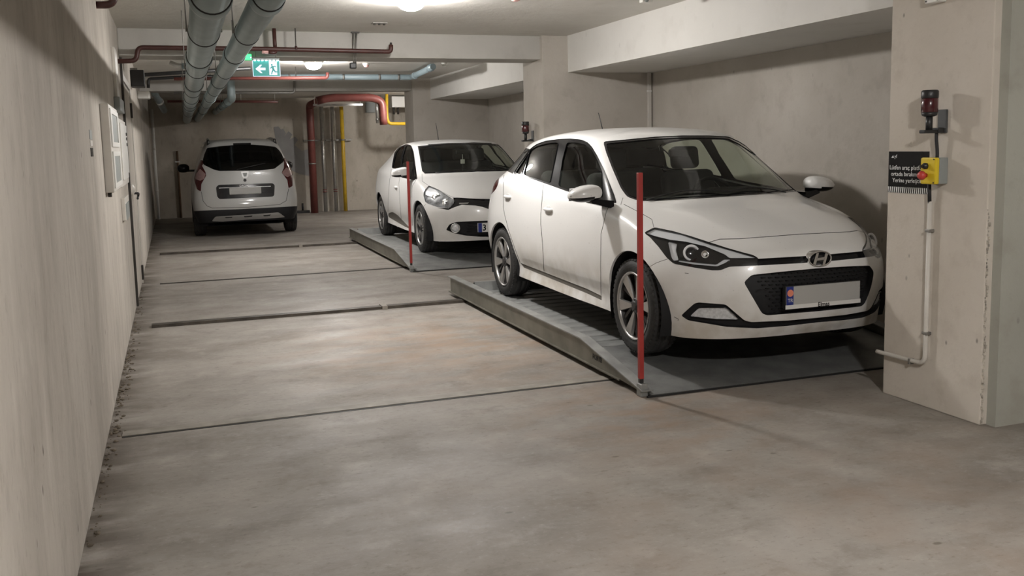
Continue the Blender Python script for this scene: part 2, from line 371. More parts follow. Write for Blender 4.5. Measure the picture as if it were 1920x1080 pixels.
# door in the left wall
def dpt(px, py): return PX(px, py, WX)
door = struct('door_1', MB().box((WX-0.03, 9.62, 0.03), (WX+0.012, 11.15, 2.12), 0.004), M['wall_left'], 'flush beige steel door in the long plaster wall')
fr = MB()
fr.box((WX, 9.52, 0), (WX+0.018, 9.60, 2.20)); fr.box((WX, 11.17, 0), (WX+0.018, 11.25, 2.20)); fr.box((WX, 9.52, 2.14), (WX+0.018, 11.25, 2.20))
obj('door_frame', fr, M['offwhite'], door)
obj('frame_edge', MB().box((WX, 9.50, 0), (WX+0.022, 9.519, 2.34)), M['darkmetal'], door)
gp = MB(); gp.box((WX, 9.60, 0), (WX+0.005, 9.622, 2.14)); gp.box((WX, 11.148, 0), (WX+0.005, 11.17, 2.14)); gp.box((WX, 9.60, 2.12), (WX+0.005, 11.17, 2.14))
obj('door_gap', gp, M['black'], door)
for z0 in (0.06, 1.83):
    obj('hinge', MB().box((WX+0.012, 11.0, z0), (WX+0.035, 11.06, z0+0.16), 0.004), M['darkmetal'], door)
lk = MB().lathe((WX, 9.80, 1.10), (1, 0, 0), [(0, 0.06), (0.02, 0.06), (0.035, 0.045), (0.05, 0.02)], 18)
obj('knob_plate', lk, M['offwhite'], door)
hd = MB().tube([(WX+0.01, 9.92, 1.06), (WX+0.07, 9.92, 1.06), (WX+0.07, 10.06, 1.05), (WX+0.06, 10.06, 1.01), (WX+0.06, 9.97, 1.005)], 0.011, 8, 0.02)
hd.box((WX, 9.90, 0.93), (WX+0.012, 9.935, 1.07))
obj('door_handle', hd, M['black'], door)

# ---------------------------------------------------------------- left wall fittings
X0 = WX
cab = thing('electric_cabinet', (X0, 6.75, 1.21), 'white wall cabinet with two narrow windows beside the metre board', 'cabinet')
obj('body', MB().box((X0, 6.32, 1.215), (X0+0.052, 7.30, 1.765), 0.006), M['offwhite'], cab)
f = MB()
for a, b in ((1.50, 1.74), (1.24, 1.47)):
    f.box((X0+0.052, 6.37, a), (X0+0.060, 7.25, a+0.03)); f.box((X0+0.052, 6.37, b-0.03), (X0+0.060, 7.25, b))
    f.box((X0+0.052, 6.37, a+0.03), (X0+0.060, 6.50, b-0.03)); f.box((X0+0.052, 7.12, a+0.03), (X0+0.060, 7.25, b-0.03))
fo = obj('front_frame', f, M['white'], cab)
for a, b in ((1.53, 1.71), (1.27, 1.44)):
    obj('window', MB().box((X0+0.052, 6.50, a), (X0+0.055, 7.12, b)), M['greyplastic'], cab)
obj('cable_gland', MB().cyl((X0+0.02, 6.40, 1.185), (X0+0.02, 6.40, 1.216), 0.012, seg=10), M['darkmetal'], cab)
nb = thing('metre_board', (X0, 8.6, 1.17), 'tall white metre board with small round switches next to the door frame', 'board')
obj('back_board', MB().box((X0, 7.95, 1.19), (X0+0.022, 9.25, 1.735), 0.004), M['offwhite'], nb)
obj('cover', MB().box((X0+0.022, 8.15, 1.24), (X0+0.034, 9.15, 1.70), 0.004), M['white'], nb)
for yy, zz in ((8.95, 1.62), (8.97, 1.58), (8.98, 1.53), (9.02, 1.27), (9.02, 1.25)):
    obj('switch', MB().cyl((X0+0.034, yy, zz), (X0+0.042, yy, zz), 0.014, seg=10), M['darkmetal'], nb)
solid('junction_box', MB().box((X0, 8.05, 1.79), (X0+0.045, 8.75, 1.90), 0.006), M['greyplastic'], 'small grey junction box on the wall above the metre board', 'box')
solid('cable_duct', MB().box((X0, 8.2, 1.90), (X0+0.025, 8.55, 2.30), 0.003), M['offwhite'], 'short cable duct rising from the small junction box', 'duct')
sk = thing('wall_sticker', (X0, 5.45, 1.42), 'narrow dark printed sticker on the wall in front of the cabinet', 'sticker')
for (a, b, mm) in ((1.535, 1.585, 'greyplastic'), (1.50, 1.53, 'offwhite'), (1.445, 1.49, 'printblack')):
    obj('printed_panel', MB().box((X0, 5.40, a), (X0+0.003, 5.55, b)), M[mm], sk)
ld = thing('notice_holder', (X0, 8.4, 0.9), 'small white leaflet holder on the wall below the metre board', 'holder')
obj('holder', MB().box((X0, 8.05, 0.92), (X0+0.03, 8.75, 1.10), 0.004), M['offwhite'], ld)
obj('leaflet', MB().box((X0+0.03, 8.12, 0.92), (X0+0.034, 8.68, 1.05)), M['greyplastic'], ld)

# crumbs of mortar and dirt along the foot of the long wall
random.seed(11); db = MB()
for i in range(420):
    y = random.gauss(6.0, 1.4) if i % 4 else 2.2+random.random()*8.5; s_ = 0.0025+random.random()**3*0.012
    cx, cy = WX+0.004+abs(random.gauss(0, 0.03)), y
    bm_ = bmesh.new(); bmesh.ops.create_icosphere(bm_, subdivisions=1, radius=s_)
    for v in bm_.verts: v.co = Vector((cx+v.co.x*random.uniform(.7, 1.2)+s_*0.6, cy+v.co.y*random.uniform(.8, 1.6), max(0.0, v.co.z*0.5+s_*0.2)))
    db.bm(bm_)
tag(obj('wall_foot_debris', db, pm('brown_crumbs', (0.13, 0.105, 0.075), 0.95, var=0.4, vscale=20)), 'brown crumbs and dirt along the foot of the long wall', 'debris', kind='stuff')
# ---------------------------------------------------------------- floor rails
def rail(px, py, Y, x1, w, h, mat, label, two):
    x0 = PZ(px, py, 0).x
    o = thing('floor_rail', ((x0+x1)/2, Y, 0), label, 'rail', 'rails set across the aisle floor')
    if two:
        obj('running_rail', MB().box((x0, Y-w/2, 0), (x1, Y-w*0.12, h)), M[mat], o)
        obj('guide_rail', MB().box((x0, Y+w*0.12, 0), (x1, Y+w/2, h*0.9)), M[mat], o)
        obj('web', MB().box((x0, Y-w*0.12, 0), (x1, Y+w*0.12, h*0.35)), M['darkmetal'], o)
        jx = x0+(x1-x0)*0.42
        obj('joint_plate', MB().box((jx, Y-w*0.7, 0), (jx+0.05, Y+w*0.7, h*1.25), 0.003), M['flatsteel'], o)
    else:
        obj('flat_bar', MB().box((x0, Y-w/2, 0), (x1, Y+w/2, h)), M[mat], o)
        obj('gap', MB().box((x0, Y-w/2-0.016, 0), (x1, Y-w/2, 0.002)), M['black'], o)
rail(230, 815, 5.146, 4.4, 0.085, 0.006, 'flatsteel', 'pale flat steel bar across the floor at the ramp end of the front platform', False)
rail(285, 612, 8.291, 4.4, 0.10, 0.026, 'railsteel', 'dark double rail across the floor at the back end of the front platform', True)
rail(300, 533, 11.002, 4.4, 0.035, 0.006, 'railsteel', 'thin dark bar across the floor at the ramp end of the rear platform', False)
rail(300, 477, 14.151, 4.4, 0.10, 0.026, 'railsteel', 'dark double rail across the floor at the back end of the rear platform', True)

# ---------------------------------------------------------------- parking platforms
def platform(x, y0, L, W, zd, rot, label, letters, stop):
    o = thing('parking_platform', (x, y0, 0), label, 'platform', 'sliding car platforms', rot)
    def part(n, mb, m, par=None): return obj(n, mb, M[m], par or o, True)
    k = 0.90                                            # where the ramp starts
    # deck planks, each a ridged sheet
    ny = 18; dy = (L-k)/ny
    proto = MB(); e = 0.010
    prof = [(0, zd-0.007), (dy*0.07, zd-0.007), (dy*0.12, zd), (dy*0.88, zd), (dy*0.93, zd-0.007), (dy, zd-0.007)]
    for (a, b), (c, d) in zip(prof[:-1], prof[1:]):
        proto.add([(0.05, a, b), (W-0.05, a, b), (W-0.05, c, d), (0.05, c, d)], [(0, 1, 2, 3)])
    proto.add([(0.05, 0, zd-0.03), (W-0.05, 0, zd-0.03), (W-0.05, dy, zd-0.03), (0.05, dy, zd-0.03)], [(3, 2, 1, 0)])
    me = proto.mesh('deck_plank'); me.materials.append(M['galvdeck'])
    for i in range(ny):
        q = bpy.data.objects.new('deck_plank', me); COL.objects.link(q); q.parent = o; q.location = (0, k+i*dy, 0)
    part('ramp', MB().hexa([(0.05, 0.0, 0.004), (W-0.05, 0.0, 0.004), (W-0.05, k, zd-0.02), (0.05, k, zd-0.02), (0.05, 0.0, 0.014), (W-0.05, 0.0, 0.014), (W-0.05, k, zd), (0.05, k, zd)]), 'tread')
    part('ramp_edge', MB().box((0.02, -0.012, 0.002), (W-0.02, 0.0, 0.012)), 'black')
    for sgn, xa in ((1, 0.0), (-1, W)):
        h = 0.185; w_ = 0.008*sgn
        b = part('side_beam', MB().hexa([(xa, 0.02, 0.028), (xa+w_, 0.02, 0.028), (xa+w_, L, 0.028), (xa, L, 0.028), (xa, 0.02, 0.040), (xa+w_, 0.02, 0.040), (xa+w_, L, h), (xa, L, h)]) if False else _beamweb(xa, w_, L, k, h), 'galvbeam')
        fl = MB(); a0, a1 = xa-0.012*sgn, xa+0.062*sgn
        fl.hexa([(a0, k-0.02, h-0.006), (a1, k-0.02, h-0.006), (a1, L+0.06, h-0.006), (a0, L+0.06, h-0.006), (a0, k-0.02, h+0.002), (a1, k-0.02, h+0.002), (a1, L+0.06, h+0.002), (a0, L+0.06, h+0.002)])
        fl.hexa([(a0, 0.0, 0.036), (a1, 0.0, 0.036), (a1, k-0.02, h-0.006), (a0, k-0.02, h-0.006), (a0, 0.0, 0.044), (a1, 0.0, 0.044), (a1, k-0.02, h+0.002), (a0, k-0.02, h+0.002)])
        part('top_flange', fl, 'galvdeck', b)
        part('bottom_flange', MB().hexa([(a0, 0.30, 0.034), (a1, 0.30, 0.034), (a1, L+0.04, 0.036), (a0, L+0.04, 0.036), (a0, 0.30, 0.042), (a1, 0.30, 0.042), (a1, L+0.04, 0.044), (a0, L+0.04, 0.044)]), 'galvbeam', b)
        if sgn == 1 and letters:
            tm = text_mb(letters, 0.046, (xa-0.0015, 0.70, 0.085), (0, -1, 0), (0, 0, 1), 0.0005, bold=True)
            part('stencil_lettering', tm, 'printblack', b)
    for yy in (0.5, 1.0, L-0.42, L-0.7):                 # rollers on the floor rails
        for xa in (0.09, W-0.09):
            part('roller', MB().cyl((xa-0.02, yy, 0.022), (xa+0.02, yy, 0.022), 0.022, seg=12), 'darkmetal')
    # wheel stop across the back
    ws = MB(); ya = stop
    ws.prism([(0, 0), (0.11, 0), (0.035, 0.095), (0.008, 0.092)], (1, 0, 0), 0.10, W-0.10, (0, ya, zd-0.004), (0, 1, 0), (0, 0, 1))
    part('wheel_stop', ws, 'galvdeck')
    part('stop_end', MB().prism([(0.008, 0.006), (0.098, 0.006), (0.035, 0.086), (0.014, 0.084)], (1, 0, 0), 0.096, 0.101, (0, ya, zd-0.004), (0, 1, 0), (0, 0, 1)), 'black')
    # marker pole at the ramp corner
    p = part('marker_pole', MB().box((0.000, 0.045, 0.10), (0.028, 0.073, 1.285), 0.003), 'redpole')
    part('pole_foot', MB().box((0.002, 0.047, 0.075), (0.026, 0.071, 0.103), 0.002), 'black', p)
    part('pole_socket', MB().box((-0.008, 0.020, 0.0), (0.040, 0.075, 0.075), 0.005), 'galvdeck', p)
    return o
def _beamweb(xa, w_, L, k, h):
    mb = MB(); pr = [(0.02, 0.034), (0.06, 0.030), (0.35, 0.040), (L, 0.044), (L, h-0.004), (k-0.02, h-0.004), (0.02, 0.044)]
    return mb.prism(pr, (1, 0, 0), xa, xa+w_, (0, 0, 0), (0, 1, 0), (0, 0, 1))
ZP = 0.101
platform(2.456, 4.645, 4.05, 2.20, ZP, R(-0.5), 'galvanised steel car platform with red pole under the hatchback with the oval emblem', 'FORTE', 3.56)
platform(2.552, 10.541, 4.24, 2.20, ZP, R(-0.6), 'galvanised steel car platform with red pole under the hatchback in the rear bay', None, 4.02)

# ---------------------------------------------------------------- ceiling lamps
def lamp(x, y, label, glass='lampglass'):
    o = thing('ceiling_lamp', (x, y, ZC), label, 'lamp', 'round bulkhead lamps on the ceiling')
    obj('base', MB().lathe((x, y, ZC), (0, 0, -1), [(0, 0.13), (0.02, 0.13), (0.028, 0.12)], 24), M['white'], o)
    obj('globe', MB().lathe((x, y, ZC), (0, 0, -1), [(0.028, 0.105), (0.045, 0.107), (0.07, 0.098), (0.09, 0.078), (0.103, 0.05), (0.108, 0.015)], 24), M[glass], o)
lamp(1.80, 7.15, 'lit white globe lamp on the ceiling in front of the first cross beam')
lamp(1.84, 12.65, 'lit white globe lamp on the ceiling between the two cross beams')
lamp(1.80, 0.55, 'lit white globe lamp on the ceiling of the open end of the aisle', 'lampglass_near')
lamp(4.75, 18.9, 'dimly lit globe lamp on the ceiling beside the wall pipes', 'lampglass_dim')

# ---------------------------------------------------------------- detectors, sprinklers and small ceiling fittings
def detector(px, py, z, mat, label, r=0.05):
    p = PZ(px, py, z); o = thing('ceiling_detector', (p.x, p.y, ZC), label, 'detector', 'detectors on the ceiling')
    obj('base', MB().lathe((p.x, p.y, ZC), (0, 0, -1), [(0, r), (0.02, r), (0.026, r*0.9)], 18), M['white'], o)
    obj('head', MB().lathe((p.x, p.y, ZC), (0, 0, -1), [(0.026, r*0.8), (0.05, r*0.65), (0.058, r*0.3)], 18), M[mat], o)
detector(967, 1, 2.55, 'pinklens', 'pinkish round detector on the ceiling beside the first lamp')
detector(687, 124, 2.56, 'pinklens', 'pinkish round detector on the ceiling behind the first cross beam')
detector(833, 122, 2.57, 'white', 'small white detector on the ceiling beside the rear dropped beam', 0.04)
p = PZ(1211, 3, 2.55); o = thing('ceiling_sensor', (p.x, p.y, ZC), 'white box sensor on the ceiling beside the front dropped beam', 'sensor')
obj('body', MB().box((p.x-0.045, p.y-0.03, ZC-0.06), (p.x+0.045, p.y+0.03, ZC), 0.008), M['white'], o)
obj('lens', MB().lathe((p.x-0.01, p.y-0.03, ZC-0.04), (0, -1, -0.5), [(0, 0.02), (0.012, 0.016), (0.018, 0.006)], 12), M['greyplastic'], o)
p = PZ(711, 43, 2.6); o = thing('ceiling_anchor', (p.x, p.y, ZC), 'small rusty anchor plate left on the ceiling before the first cross beam', 'plate')
obj('plate', MB().box((p.x-0.07, p.y-0.05, ZC-0.008), (p.x+0.07, p.y+0.05, ZC), 0.003), M['steel'], o)
for dx in (-0.045, 0.0, 0.045): obj('stud', MB().cyl((p.x+dx, p.y, ZC-0.02), (p.x+dx, p.y, ZC-0.008), 0.010, seg=8), M['darkmetal'], o)

# ---------------------------------------------------------------- drain pipes under the ceiling
def drain(name, a, b, r, rings, label, mat='pvc'):
    """rings: list of (y, kind) socket or clamp"""
    a, b = Vector(a), Vector(b); d = (b-a).normalized()
    o = thing(name, ((a.x+b.x)/2, (a.y+b.y)/2, min(a.z, b.z)-r), label, 'pipe', 'grey drain pipes under the ceiling')
    obj('pipe', MB().tube([a, b], r, 28), M[mat], o)
    for y, kind in rings:
        t = (y-a.y)/(b.y-a.y); c = a+(b-a)*t
        if kind == 's':
            obj('socket', MB().lathe(c, d, [(0, r*1.0), (0.004, r*1.09), (0.10, r*1.09), (0.105, r*1.13), (0.13, r*1.13), (0.135, r*1.02)], 28), M[mat], o)
            obj('seal', MB().lathe(c-d*0.012, d, [(0, r*1.01), (0.002, r*1.07), (0.012, r*1.07)], 28), M['rubber'], o)
        else:
            cl = obj('clamp', MB().lathe(c, d, [(0, r*1.005), (0.001, r*1.05), (0.022, r*1.05), (0.023, r*1.005)], 28), M['rubber'], o)
            hg = MB()
            for sx in (-1, 1):
                hg.cyl((c.x+sx*(r*1.10), c.y+0.011, c.z+0.01), (c.x+sx*(r*1.10), c.y+0.011, ZC), 0.004, seg=6)
                hg.box((c.x+sx*(r*1.02)-0.012, c.y, c.z-0.004), (c.x+sx*(r*1.02)+0.012, c.y+0.022, c.z+0.012))
            obj('hanger_rod', hg, M['steel'], cl)
rA, zA = 0.086, 2.14
def yof(px, py, z): return PZ(px, py, z).y
ringsA = [(yof(388, q, zA-rA), k) for q, k in ((26, 's'), (87, 'c'), (128, 's'), (147, 'c'), (172, 's'), (183, 'c'), (195, 's'), (203, 'c'))]
ringsA += [(2.6, 'c'), (15.0, 's'), (17.5, 'c')]
drain('drain_pipe', (0.165+0.0098*-3, -3.0, zA), (0.165+0.0098*21.8, 21.81, zA), rA, ringsA, 'thick grey drain pipe with black rings running under the ceiling nearest the long wall')
rB, zB = 0.072, 2.16
ringsB = [(yof(465, q, zB-rB), k) for q, k in ((20, 's'), (84, 'c'), (120, 's'), (148, 'c'), (166, 's'), (180, 'c'), (192, 's'))]
ringsB += [(2.5, 'c'), (14.8, 'c'), (17.2, 's')]
drain('drain_pipe', (0.405, -3.0, zB), (0.60, 21.81, zB), rB, ringsB, 'thinner grey drain pipe running under the ceiling alongside the thick one')
rC = 0.062
c1, c2 = Vector((0.95, 15.54, 2.26)), Vector((0.98, 21.81, 2.30))
drain('drain_pipe', c1, c2, rC, [(16.6, 's'), (17.6, 'c'), (18.6, 's'), (19.8, 'c')], 'short grey drain pipe branching off above the minivan')
el = obj('elbow', MB().tube([c1+Vector((0, 0.02, 0)), c1+Vector((0, -0.10, 0)), c1+Vector((0, -0.10, 0.33))], rC, 18, 0.08), M['pvc'], COL.objects['drain_pipe.002'])
YC = 14.3; zc_ = PY(700, 144.5, YC).z
lat = thing('cross_drain_pipe', (2.5, YC, zc_-0.05), 'pale blue drain pipe across the ceiling before the rear cross beam', 'pipe', 'grey drain pipes under the ceiling')
q1, q2 = PY(772, 145, YC), PZ(812, 125, 2.535)
obj('pipe', MB().tube([(1.30, YC, zc_), (q1.x, YC, zc_), (q2.x, q2.y, 2.535)], 0.042, 18, 0.06), M['pvc_light'], lat)
for xx in (1.7, 2.5, 3.05, 3.35):
    obj('clamp', MB().lathe((xx, YC, zc_), (1, 0, 0), [(0, 0.043), (0.001, 0.048), (0.03, 0.048), (0.031, 0.043)], 18), M['steel'], lat)
for a_ in (0.12, 0.86):
    d = Vector((q2.x-q1.x, q2.y-YC, 2.535-zc_)); s0 = Vector((q1.x, YC, zc_))+d*a_
    obj('socket', MB().lathe(s0, d.normalized(), [(0, 0.043), (0.003, 0.052), (0.12, 0.052), (0.123, 0.043)], 18), M['pvc_light'], lat)
# small branch stubs beside the thick pipe
o = thing('branch_fitting', (0.2, 10.9, 2.2), 'small white branch fitting beside the thick drain pipe behind the first beam', 'pipe fitting')
pa, pb, pc = PY(318, 117, 10.9), PY(335, 124, 10.9), PY(352, 122, 10.9)
obj('branch', MB().tube([pa, pb, pc], 0.026, 12, 0.03), M['galv'], o)
obj('collar', MB().lathe(pb+Vector((0.03, 0, 0)), (1, 0, 0), [(0, 0.034), (0.05, 0.034)], 12), M['pvc_light'], o)
o = thing('elbow_pipe', (-0.2, 17, 2.2), 'thin grey elbow pipe sloping down in the corner over the minivan', 'pipe')
obj('pipe', MB().tube([PY(288, 150, 16.4), PY(288, 172, 16.4), PY(308, 207, 17.6)], 0.055, 14, 0.08), M['pvc'], o)
obj('collar', MB().lathe(PY(299, 190, 17.0), PY(308, 207, 17.6)-PY(288, 172, 16.4), [(-0.03, 0.064), (0.06, 0.064)], 14), M['white'], o)

# ---------------------------------------------------------------- red sprinkler pipes
YR = 9.22
r1 = thing('sprinkler_pipe', (0.9, YR, 2.27), 'dark red sprinkler pipe with an offset bend along the first cross beam', 'pipe', 'red sprinkler pipes')
obj('pipe', MB().tube([(WX-0.02, YR, PY(218, 115, YR).z), PY(256, 114, YR), PY(258, 89, YR), PY(500, 92, YR), PY(733, 97, YR), PY(733, 84, YR)], 0.022, 12, 0.05), M['redpipe'], r1)
obj('end_cap', MB().cyl(PY(733, 86, YR), PY(733, 80, YR), 0.012, seg=10), M['darkmetal'], r1)
p = PY(517, 92, YR); q = PY(517, 60, YR)
obj('drop', MB().tube([(p.x, YR+0.06, ZC), (p.x, YR+0.06, 2.42), (p.x, YR, p.z-0.035), PY(503, 98, YR)], 0.019, 10, 0.04), M['redpipe'], r1)
obj('sprinkler_head', MB().cyl(PY(503, 98, YR), PY(491, 97, YR), 0.018, seg=10), M['pinklens'], r1)
p = PY(555, 90, YR); obj('hanger_rod', MB().cyl((p.x, YR, ZC), (p.x, YR, p.z-0.01), 0.005, seg=6), M['darkmetal'], r1)
obj('hanger_clip', MB().lathe((p.x-0.01, YR, p.z-0.005), (1, 0, 0), [(0, 0.026), (0.02, 0.026)], 12), M['redpipe'], r1)
p = PY(667, 92, 9.40); c = thing('hanging_cable_bracket', (p.x, 9.42, 2.2), 'twin-rod bracket with a black connector hanging over the first cross beam', 'bracket')
q = PY(662, 122, 9.40)
rr = MB().cyl((p.x-0.012, 9.42, ZC), (q.x+0.01, 9.42, q.z+0.02), 0.008, seg=8); rr.cyl((p.x+0.018, 9.42, ZC), (q.x+0.03, 9.42, q.z+0.02), 0.008, seg=8)
obj('rods', rr, M['steel'], c); obj('foot', MB().box((p.x-0.035, 9.40, ZC-0.012), (p.x+0.045, 9.44, ZC)), M['darkmetal'], c)
obj('connector', MB().box((q.x-0.03, 9.395, q.z-0.035), (q.x+0.035, 9.44, q.z+0.025), 0.01), M['black'], c)
Y2 = 13.5
r2 = thing('sprinkler_pipe', (1.5, Y2, 2.4), 'lit pinkish red sprinkler pipe crossing the ceiling behind the first beam', 'pipe', 'red sprinkler pipes')
obj('pipe', MB().tube([(0.1, Y2, PY(440, 148, Y2).z), PY(614, 146, Y2), PY(614, 136, Y2)], 0.024, 12, 0.04), M['redpipe2'], r2)
p = PY(555, 146, Y2); obj('hanger_rod', MB().cyl((p.x, Y2, ZC), (p.x, Y2, p.z), 0.005, seg=6), M['darkmetal'], r2)
p = PY(552, 152, 15.3); o = thing('thin_conduit', (1.4, 15.5, 2.3), 'thin dark conduit with a drop bend on the rear cross beam', 'conduit')
obj('pipe', MB().tube([(0.1, 15.72, PY(440, 174, 15.72).z), PY(552, 174, 15.72), PY(552, 152, 15.72)], 0.020, 10, 0.04), M['steel'], o)
Y3 = 19.0
r3 = thing('sprinkler_pipe', (1.4, Y3, 2.39), 'short faded red sprinkler pipe hanging near the end wall', 'pipe', 'red sprinkler pipes')
obj('pipe', MB().tube([(0.0, Y3, 2.40), PY(430, 190, Y3), PY(521, 191, Y3)], 0.025, 10), M['redpipe2'], r3)
for px in (452, 515):
    p = PY(px, 190, Y3); obj('hanger_rod', MB().cyl((p.x, Y3, ZC), (p.x, Y3, p.z), 0.006, seg=6), M['white'], r3)
r4 = thing('sprinkler_pipe', (-0.3, 6.7, 2.45), 'dark red pipe elbow sticking out of the wall beside the thick drain pipe', 'pipe', 'red sprinkler pipes')
Y4 = 6.75
obj('pipe', MB().tube([(WX-0.02, Y4, PY(160, 9, Y4).z), PY(213, 9, Y4), PY(216, -40, Y4)], 0.024, 12, 0.05), M['redpipe'], r4)
# black service pipes by the left wall
o = thing('service_pipe', (0.3, 13.0, 2.45), 'black service pipe running out of the long wall under the ceiling', 'pipe')
obj('pipe', MB().tube([PY(240, 142, 13.0), PY(275, 140, 13.0), PY(470, 128, 13.0)], 0.025, 10, 0.05), M['black'], o)
o = thing('service_pipe', (0.3, 14.6, 2.45), 'lower black service pipe with a small drop beside the long wall', 'pipe')
obj('pipe', MB().tube([PY(278, 165, 14.6), PY(278, 148, 14.6), PY(345, 144, 14.6), PY(430, 143, 14.6)], 0.022, 10, 0.04), M['black'], o)
p = PY(249, 132, 12.2); q = PY(272, 163, 12.2)
o = thing('speaker_box', ((p.x+q.x)/2, 12.3, q.z), 'black box fixed high on the long wall behind the first beam', 'box')
obj('body', MB().box((WX, 12.1, q.z), (q.x, 12.45, p.z), 0.01), M['black'], o)
obj('bracket', MB().box((WX, 12.2, p.z), (p.x+0.05, 12.3, p.z+0.03)), M['steel'], o)
p = PY(262, 171, 14.5); q = PY(281, 185, 14.5)
o = thing('wall_light_box', ((p.x+q.x)/2, 14.6, q.z), 'small white box on the long wall below the black box', 'box')
obj('body', MB().box((WX, 14.45, q.z), (q.x, 14.75, p.z), 0.01), M['white'], o)
obj('lid', MB().box((q.x, 14.47, q.z+0.01), (q.x+0.008, 14.73, p.z-0.01), 0.003), M['offwhite'], o)
p = PY(292, 255, 21.6); o = thing('corner_lit_strip', (p.x, 21.66, 0), 'white upright tube put in for a lit strip of wall in the corner beside the end wall', 'pipe')  # white tube stands in for a lit wedge of the long wall
obj('pipe', MB().cyl((p.x-0.05, 21.66, 0), (p.x-0.05, 21.66, 2.36), 0.032, seg=16), M['white'], o)
for z in (0.6, 1.5): obj('clip', MB().lathe((p.x-0.05, 21.66, z), (0, 0, 1), [(0, 0.037), (0.03, 0.037)], 16), M['offwhite'], o)

# ---------------------------------------------------------------- pipes on the end wall
def riser(px0, py0, px1, py1, Y, r, mat, label, rings=True):
    a = PY(px0, py0, Y); b = PY(px1, py1, Y); xm = (a.x+b.x)/2
    o = thing('riser_pipe', (xm, Y, 0), label, 'pipe', 'riser pipes on the end wall')
    obj('pipe', MB().cyl((xm, Y, 0), (xm, Y, a.z), r, seg=20), M[mat], o)
    for z in (0.45, 0.50):
        if rings: obj('red_band', MB().lathe((xm, Y, z), (0, 0, 1), [(0, r*1.04), (0.02, r*1.04)], 20), M['redpipe2'], o)
    obj('clip', MB().lathe((xm, Y, 1.62), (0, 0, 1), [(0, r*1.1), (0.03, r*1.1)], 20), M['steel'], o)
    return xm
big = thing('main_pipe', (3.0, 21.5, 0), 'thick brick-red main pipe rising up the end wall and bending over the risers', 'pipe')
Yb = 21.45
b0 = PY(588, 397, Yb); b1 = PY(583, 205, Yb); xb = (b0.x+b1.x)/2
obj('riser', MB().tube([(xb, Yb, 0), (xb, Yb, 2.28), (xb, Yb, 2.42), (xb+0.10, Yb-0.4, 2.47)], 0.083, 20, 0.12), M['redpipe2'], big)
obj('overhead_run', MB().tube([PY(594, 189, 19.8), PY(620, 183, 19.8), PY(698, 183, 19.8), PY(716, 190, 19.8), PY(718, 214, 19.8), PY(719.5, 234, 19.8)], 0.083, 20, 0.20), M['redpipe2'], big)
for z in (1.10, 1.62): obj('clip', MB().lathe((xb, Yb, z), (0, 0, 1), [(0, 0.09), (0.03, 0.09)], 20), M['steel'], big)
xs = [riser(601, 200, 612, 395, 21.62, 0.045, 'galv', 'left galvanised riser pipe beside the thick red pipe'), riser(622, 200, 631, 395, 21.62, 0.045, 'galv', 'right galvanised riser pipe beside the yellow pipe'),
      riser(641, 200, 647, 394, 21.62, 0.045, 'yellow', 'yellow gas riser pipe on the end wall', False)]
o = thing('pipe_channel', (xs[1], 21.72, 1.6), 'steel mounting channel behind the riser pipes on the end wall', 'bracket')
obj('channel', MB().box((xs[0]-0.42, 21.70, 1.615), (xs[2]+0.22, 21.80, 1.655)), M['steel'], o)
for x in xs: obj('bolt', MB().cyl((x+0.07, 21.66, 1.635), (x+0.07, 21.72, 1.635), 0.012, seg=6), M['darkmetal'], o)
p = PY(587, 197, 20.9); q = PY(680, 197, 20.9)
o = thing('hanging_channel', (3.5, 20.9, 2.4), 'pale steel channel hung from the ceiling below the thick red pipe', 'bracket')
obj('channel', MB().box((p.x, 20.88, p.z-0.02), (q.x, 20.92, p.z+0.025)), M['galv'], o)
for x in (p.x+0.03, q.x-0.05): obj('rod', MB().cyl((x, 20.9, p.z), (x, 20.9, ZC), 0.008, seg=6), M['white'], o)
o = thing('gas_loop', (4.9, 20.8, 1.95), 'yellow gas pipe loop beside the cross wall at the end', 'pipe')
obj('pipe', MB().tube([(PY(725, 178, 20.4).x, 20.4, ZC), PY(725, 216, 20.4), PY(728, 232, 20.4), PY(770, 232, 20.4)], 0.036, 14, 0.10), M['yellow'], o)
for i, px in enumerate((706, 712)):
    a = PY(px, 190, 20.75); b = PY(px+1, 231, 20.75)
    o = thing('water_stub', (a.x, 20.75, b.z), ('short chrome water stub behind the red bend, the one nearer the grey box', 'short chrome water stub behind the red bend, the one nearer the yellow loop')[i], 'pipe', 'chrome stubs at the red bend')
    obj('pipe', MB().cyl((a.x, 20.75, ZC), (a.x, 20.75, b.z), 0.028, seg=12), M['galv'], o)
    obj('nut', MB().lathe((a.x, 20.75, b.z+0.06), (0, 0, 1), [(0, 0.036), (0.05, 0.036)], 6), M['galv'], o)
p = PY(734, 173, 20.9); q = PY(756, 201, 20.9)
o = thing('boiler_box', ((p.x+q.x)/2, 21, q.z), 'white metal box above the yellow gas loop', 'box')
obj('body', MB().box((p.x, 20.9, q.z), (q.x+0.25, 21.2, ZC-0.02), 0.01), M['white'], o)
for px in (738, 746): 
    a = PY(px, 201, 21.0); obj('valve', MB().cyl((a.x, 21.0, a.z+0.02), (a.x, 21.0, a.z-0.16), 0.025, seg=10), M['darkmetal'], o)
p = PY(686, 192, 21.7); q = PY(704, 211, 21.7)
o = thing('vent_cover', ((p.x+q.x)/2, 21.75, q.z), 'light grey square cover on the end wall beside the red bend', 'cover')
obj('cover', MB().box((p.x, 21.70, q.z), (q.x, 21.80, p.z), 0.008), M['greyplastic'], o)
obj('rim', MB().box((p.x-0.01, 21.77, q.z-0.01), (q.x+0.01, 21.80, p.z+0.01)), M['offwhite'], o)
p = PY(568, 396, 21.6); o = thing('floor_stop', (p.x, 21.6, 0), 'low black floor stop with an upright stub at the end wall', 'floor stop')
obj('base', MB().box((p.x-0.15, 21.54, 0), (p.x+0.15, 21.66, 0.06), 0.008), M['black'], o)
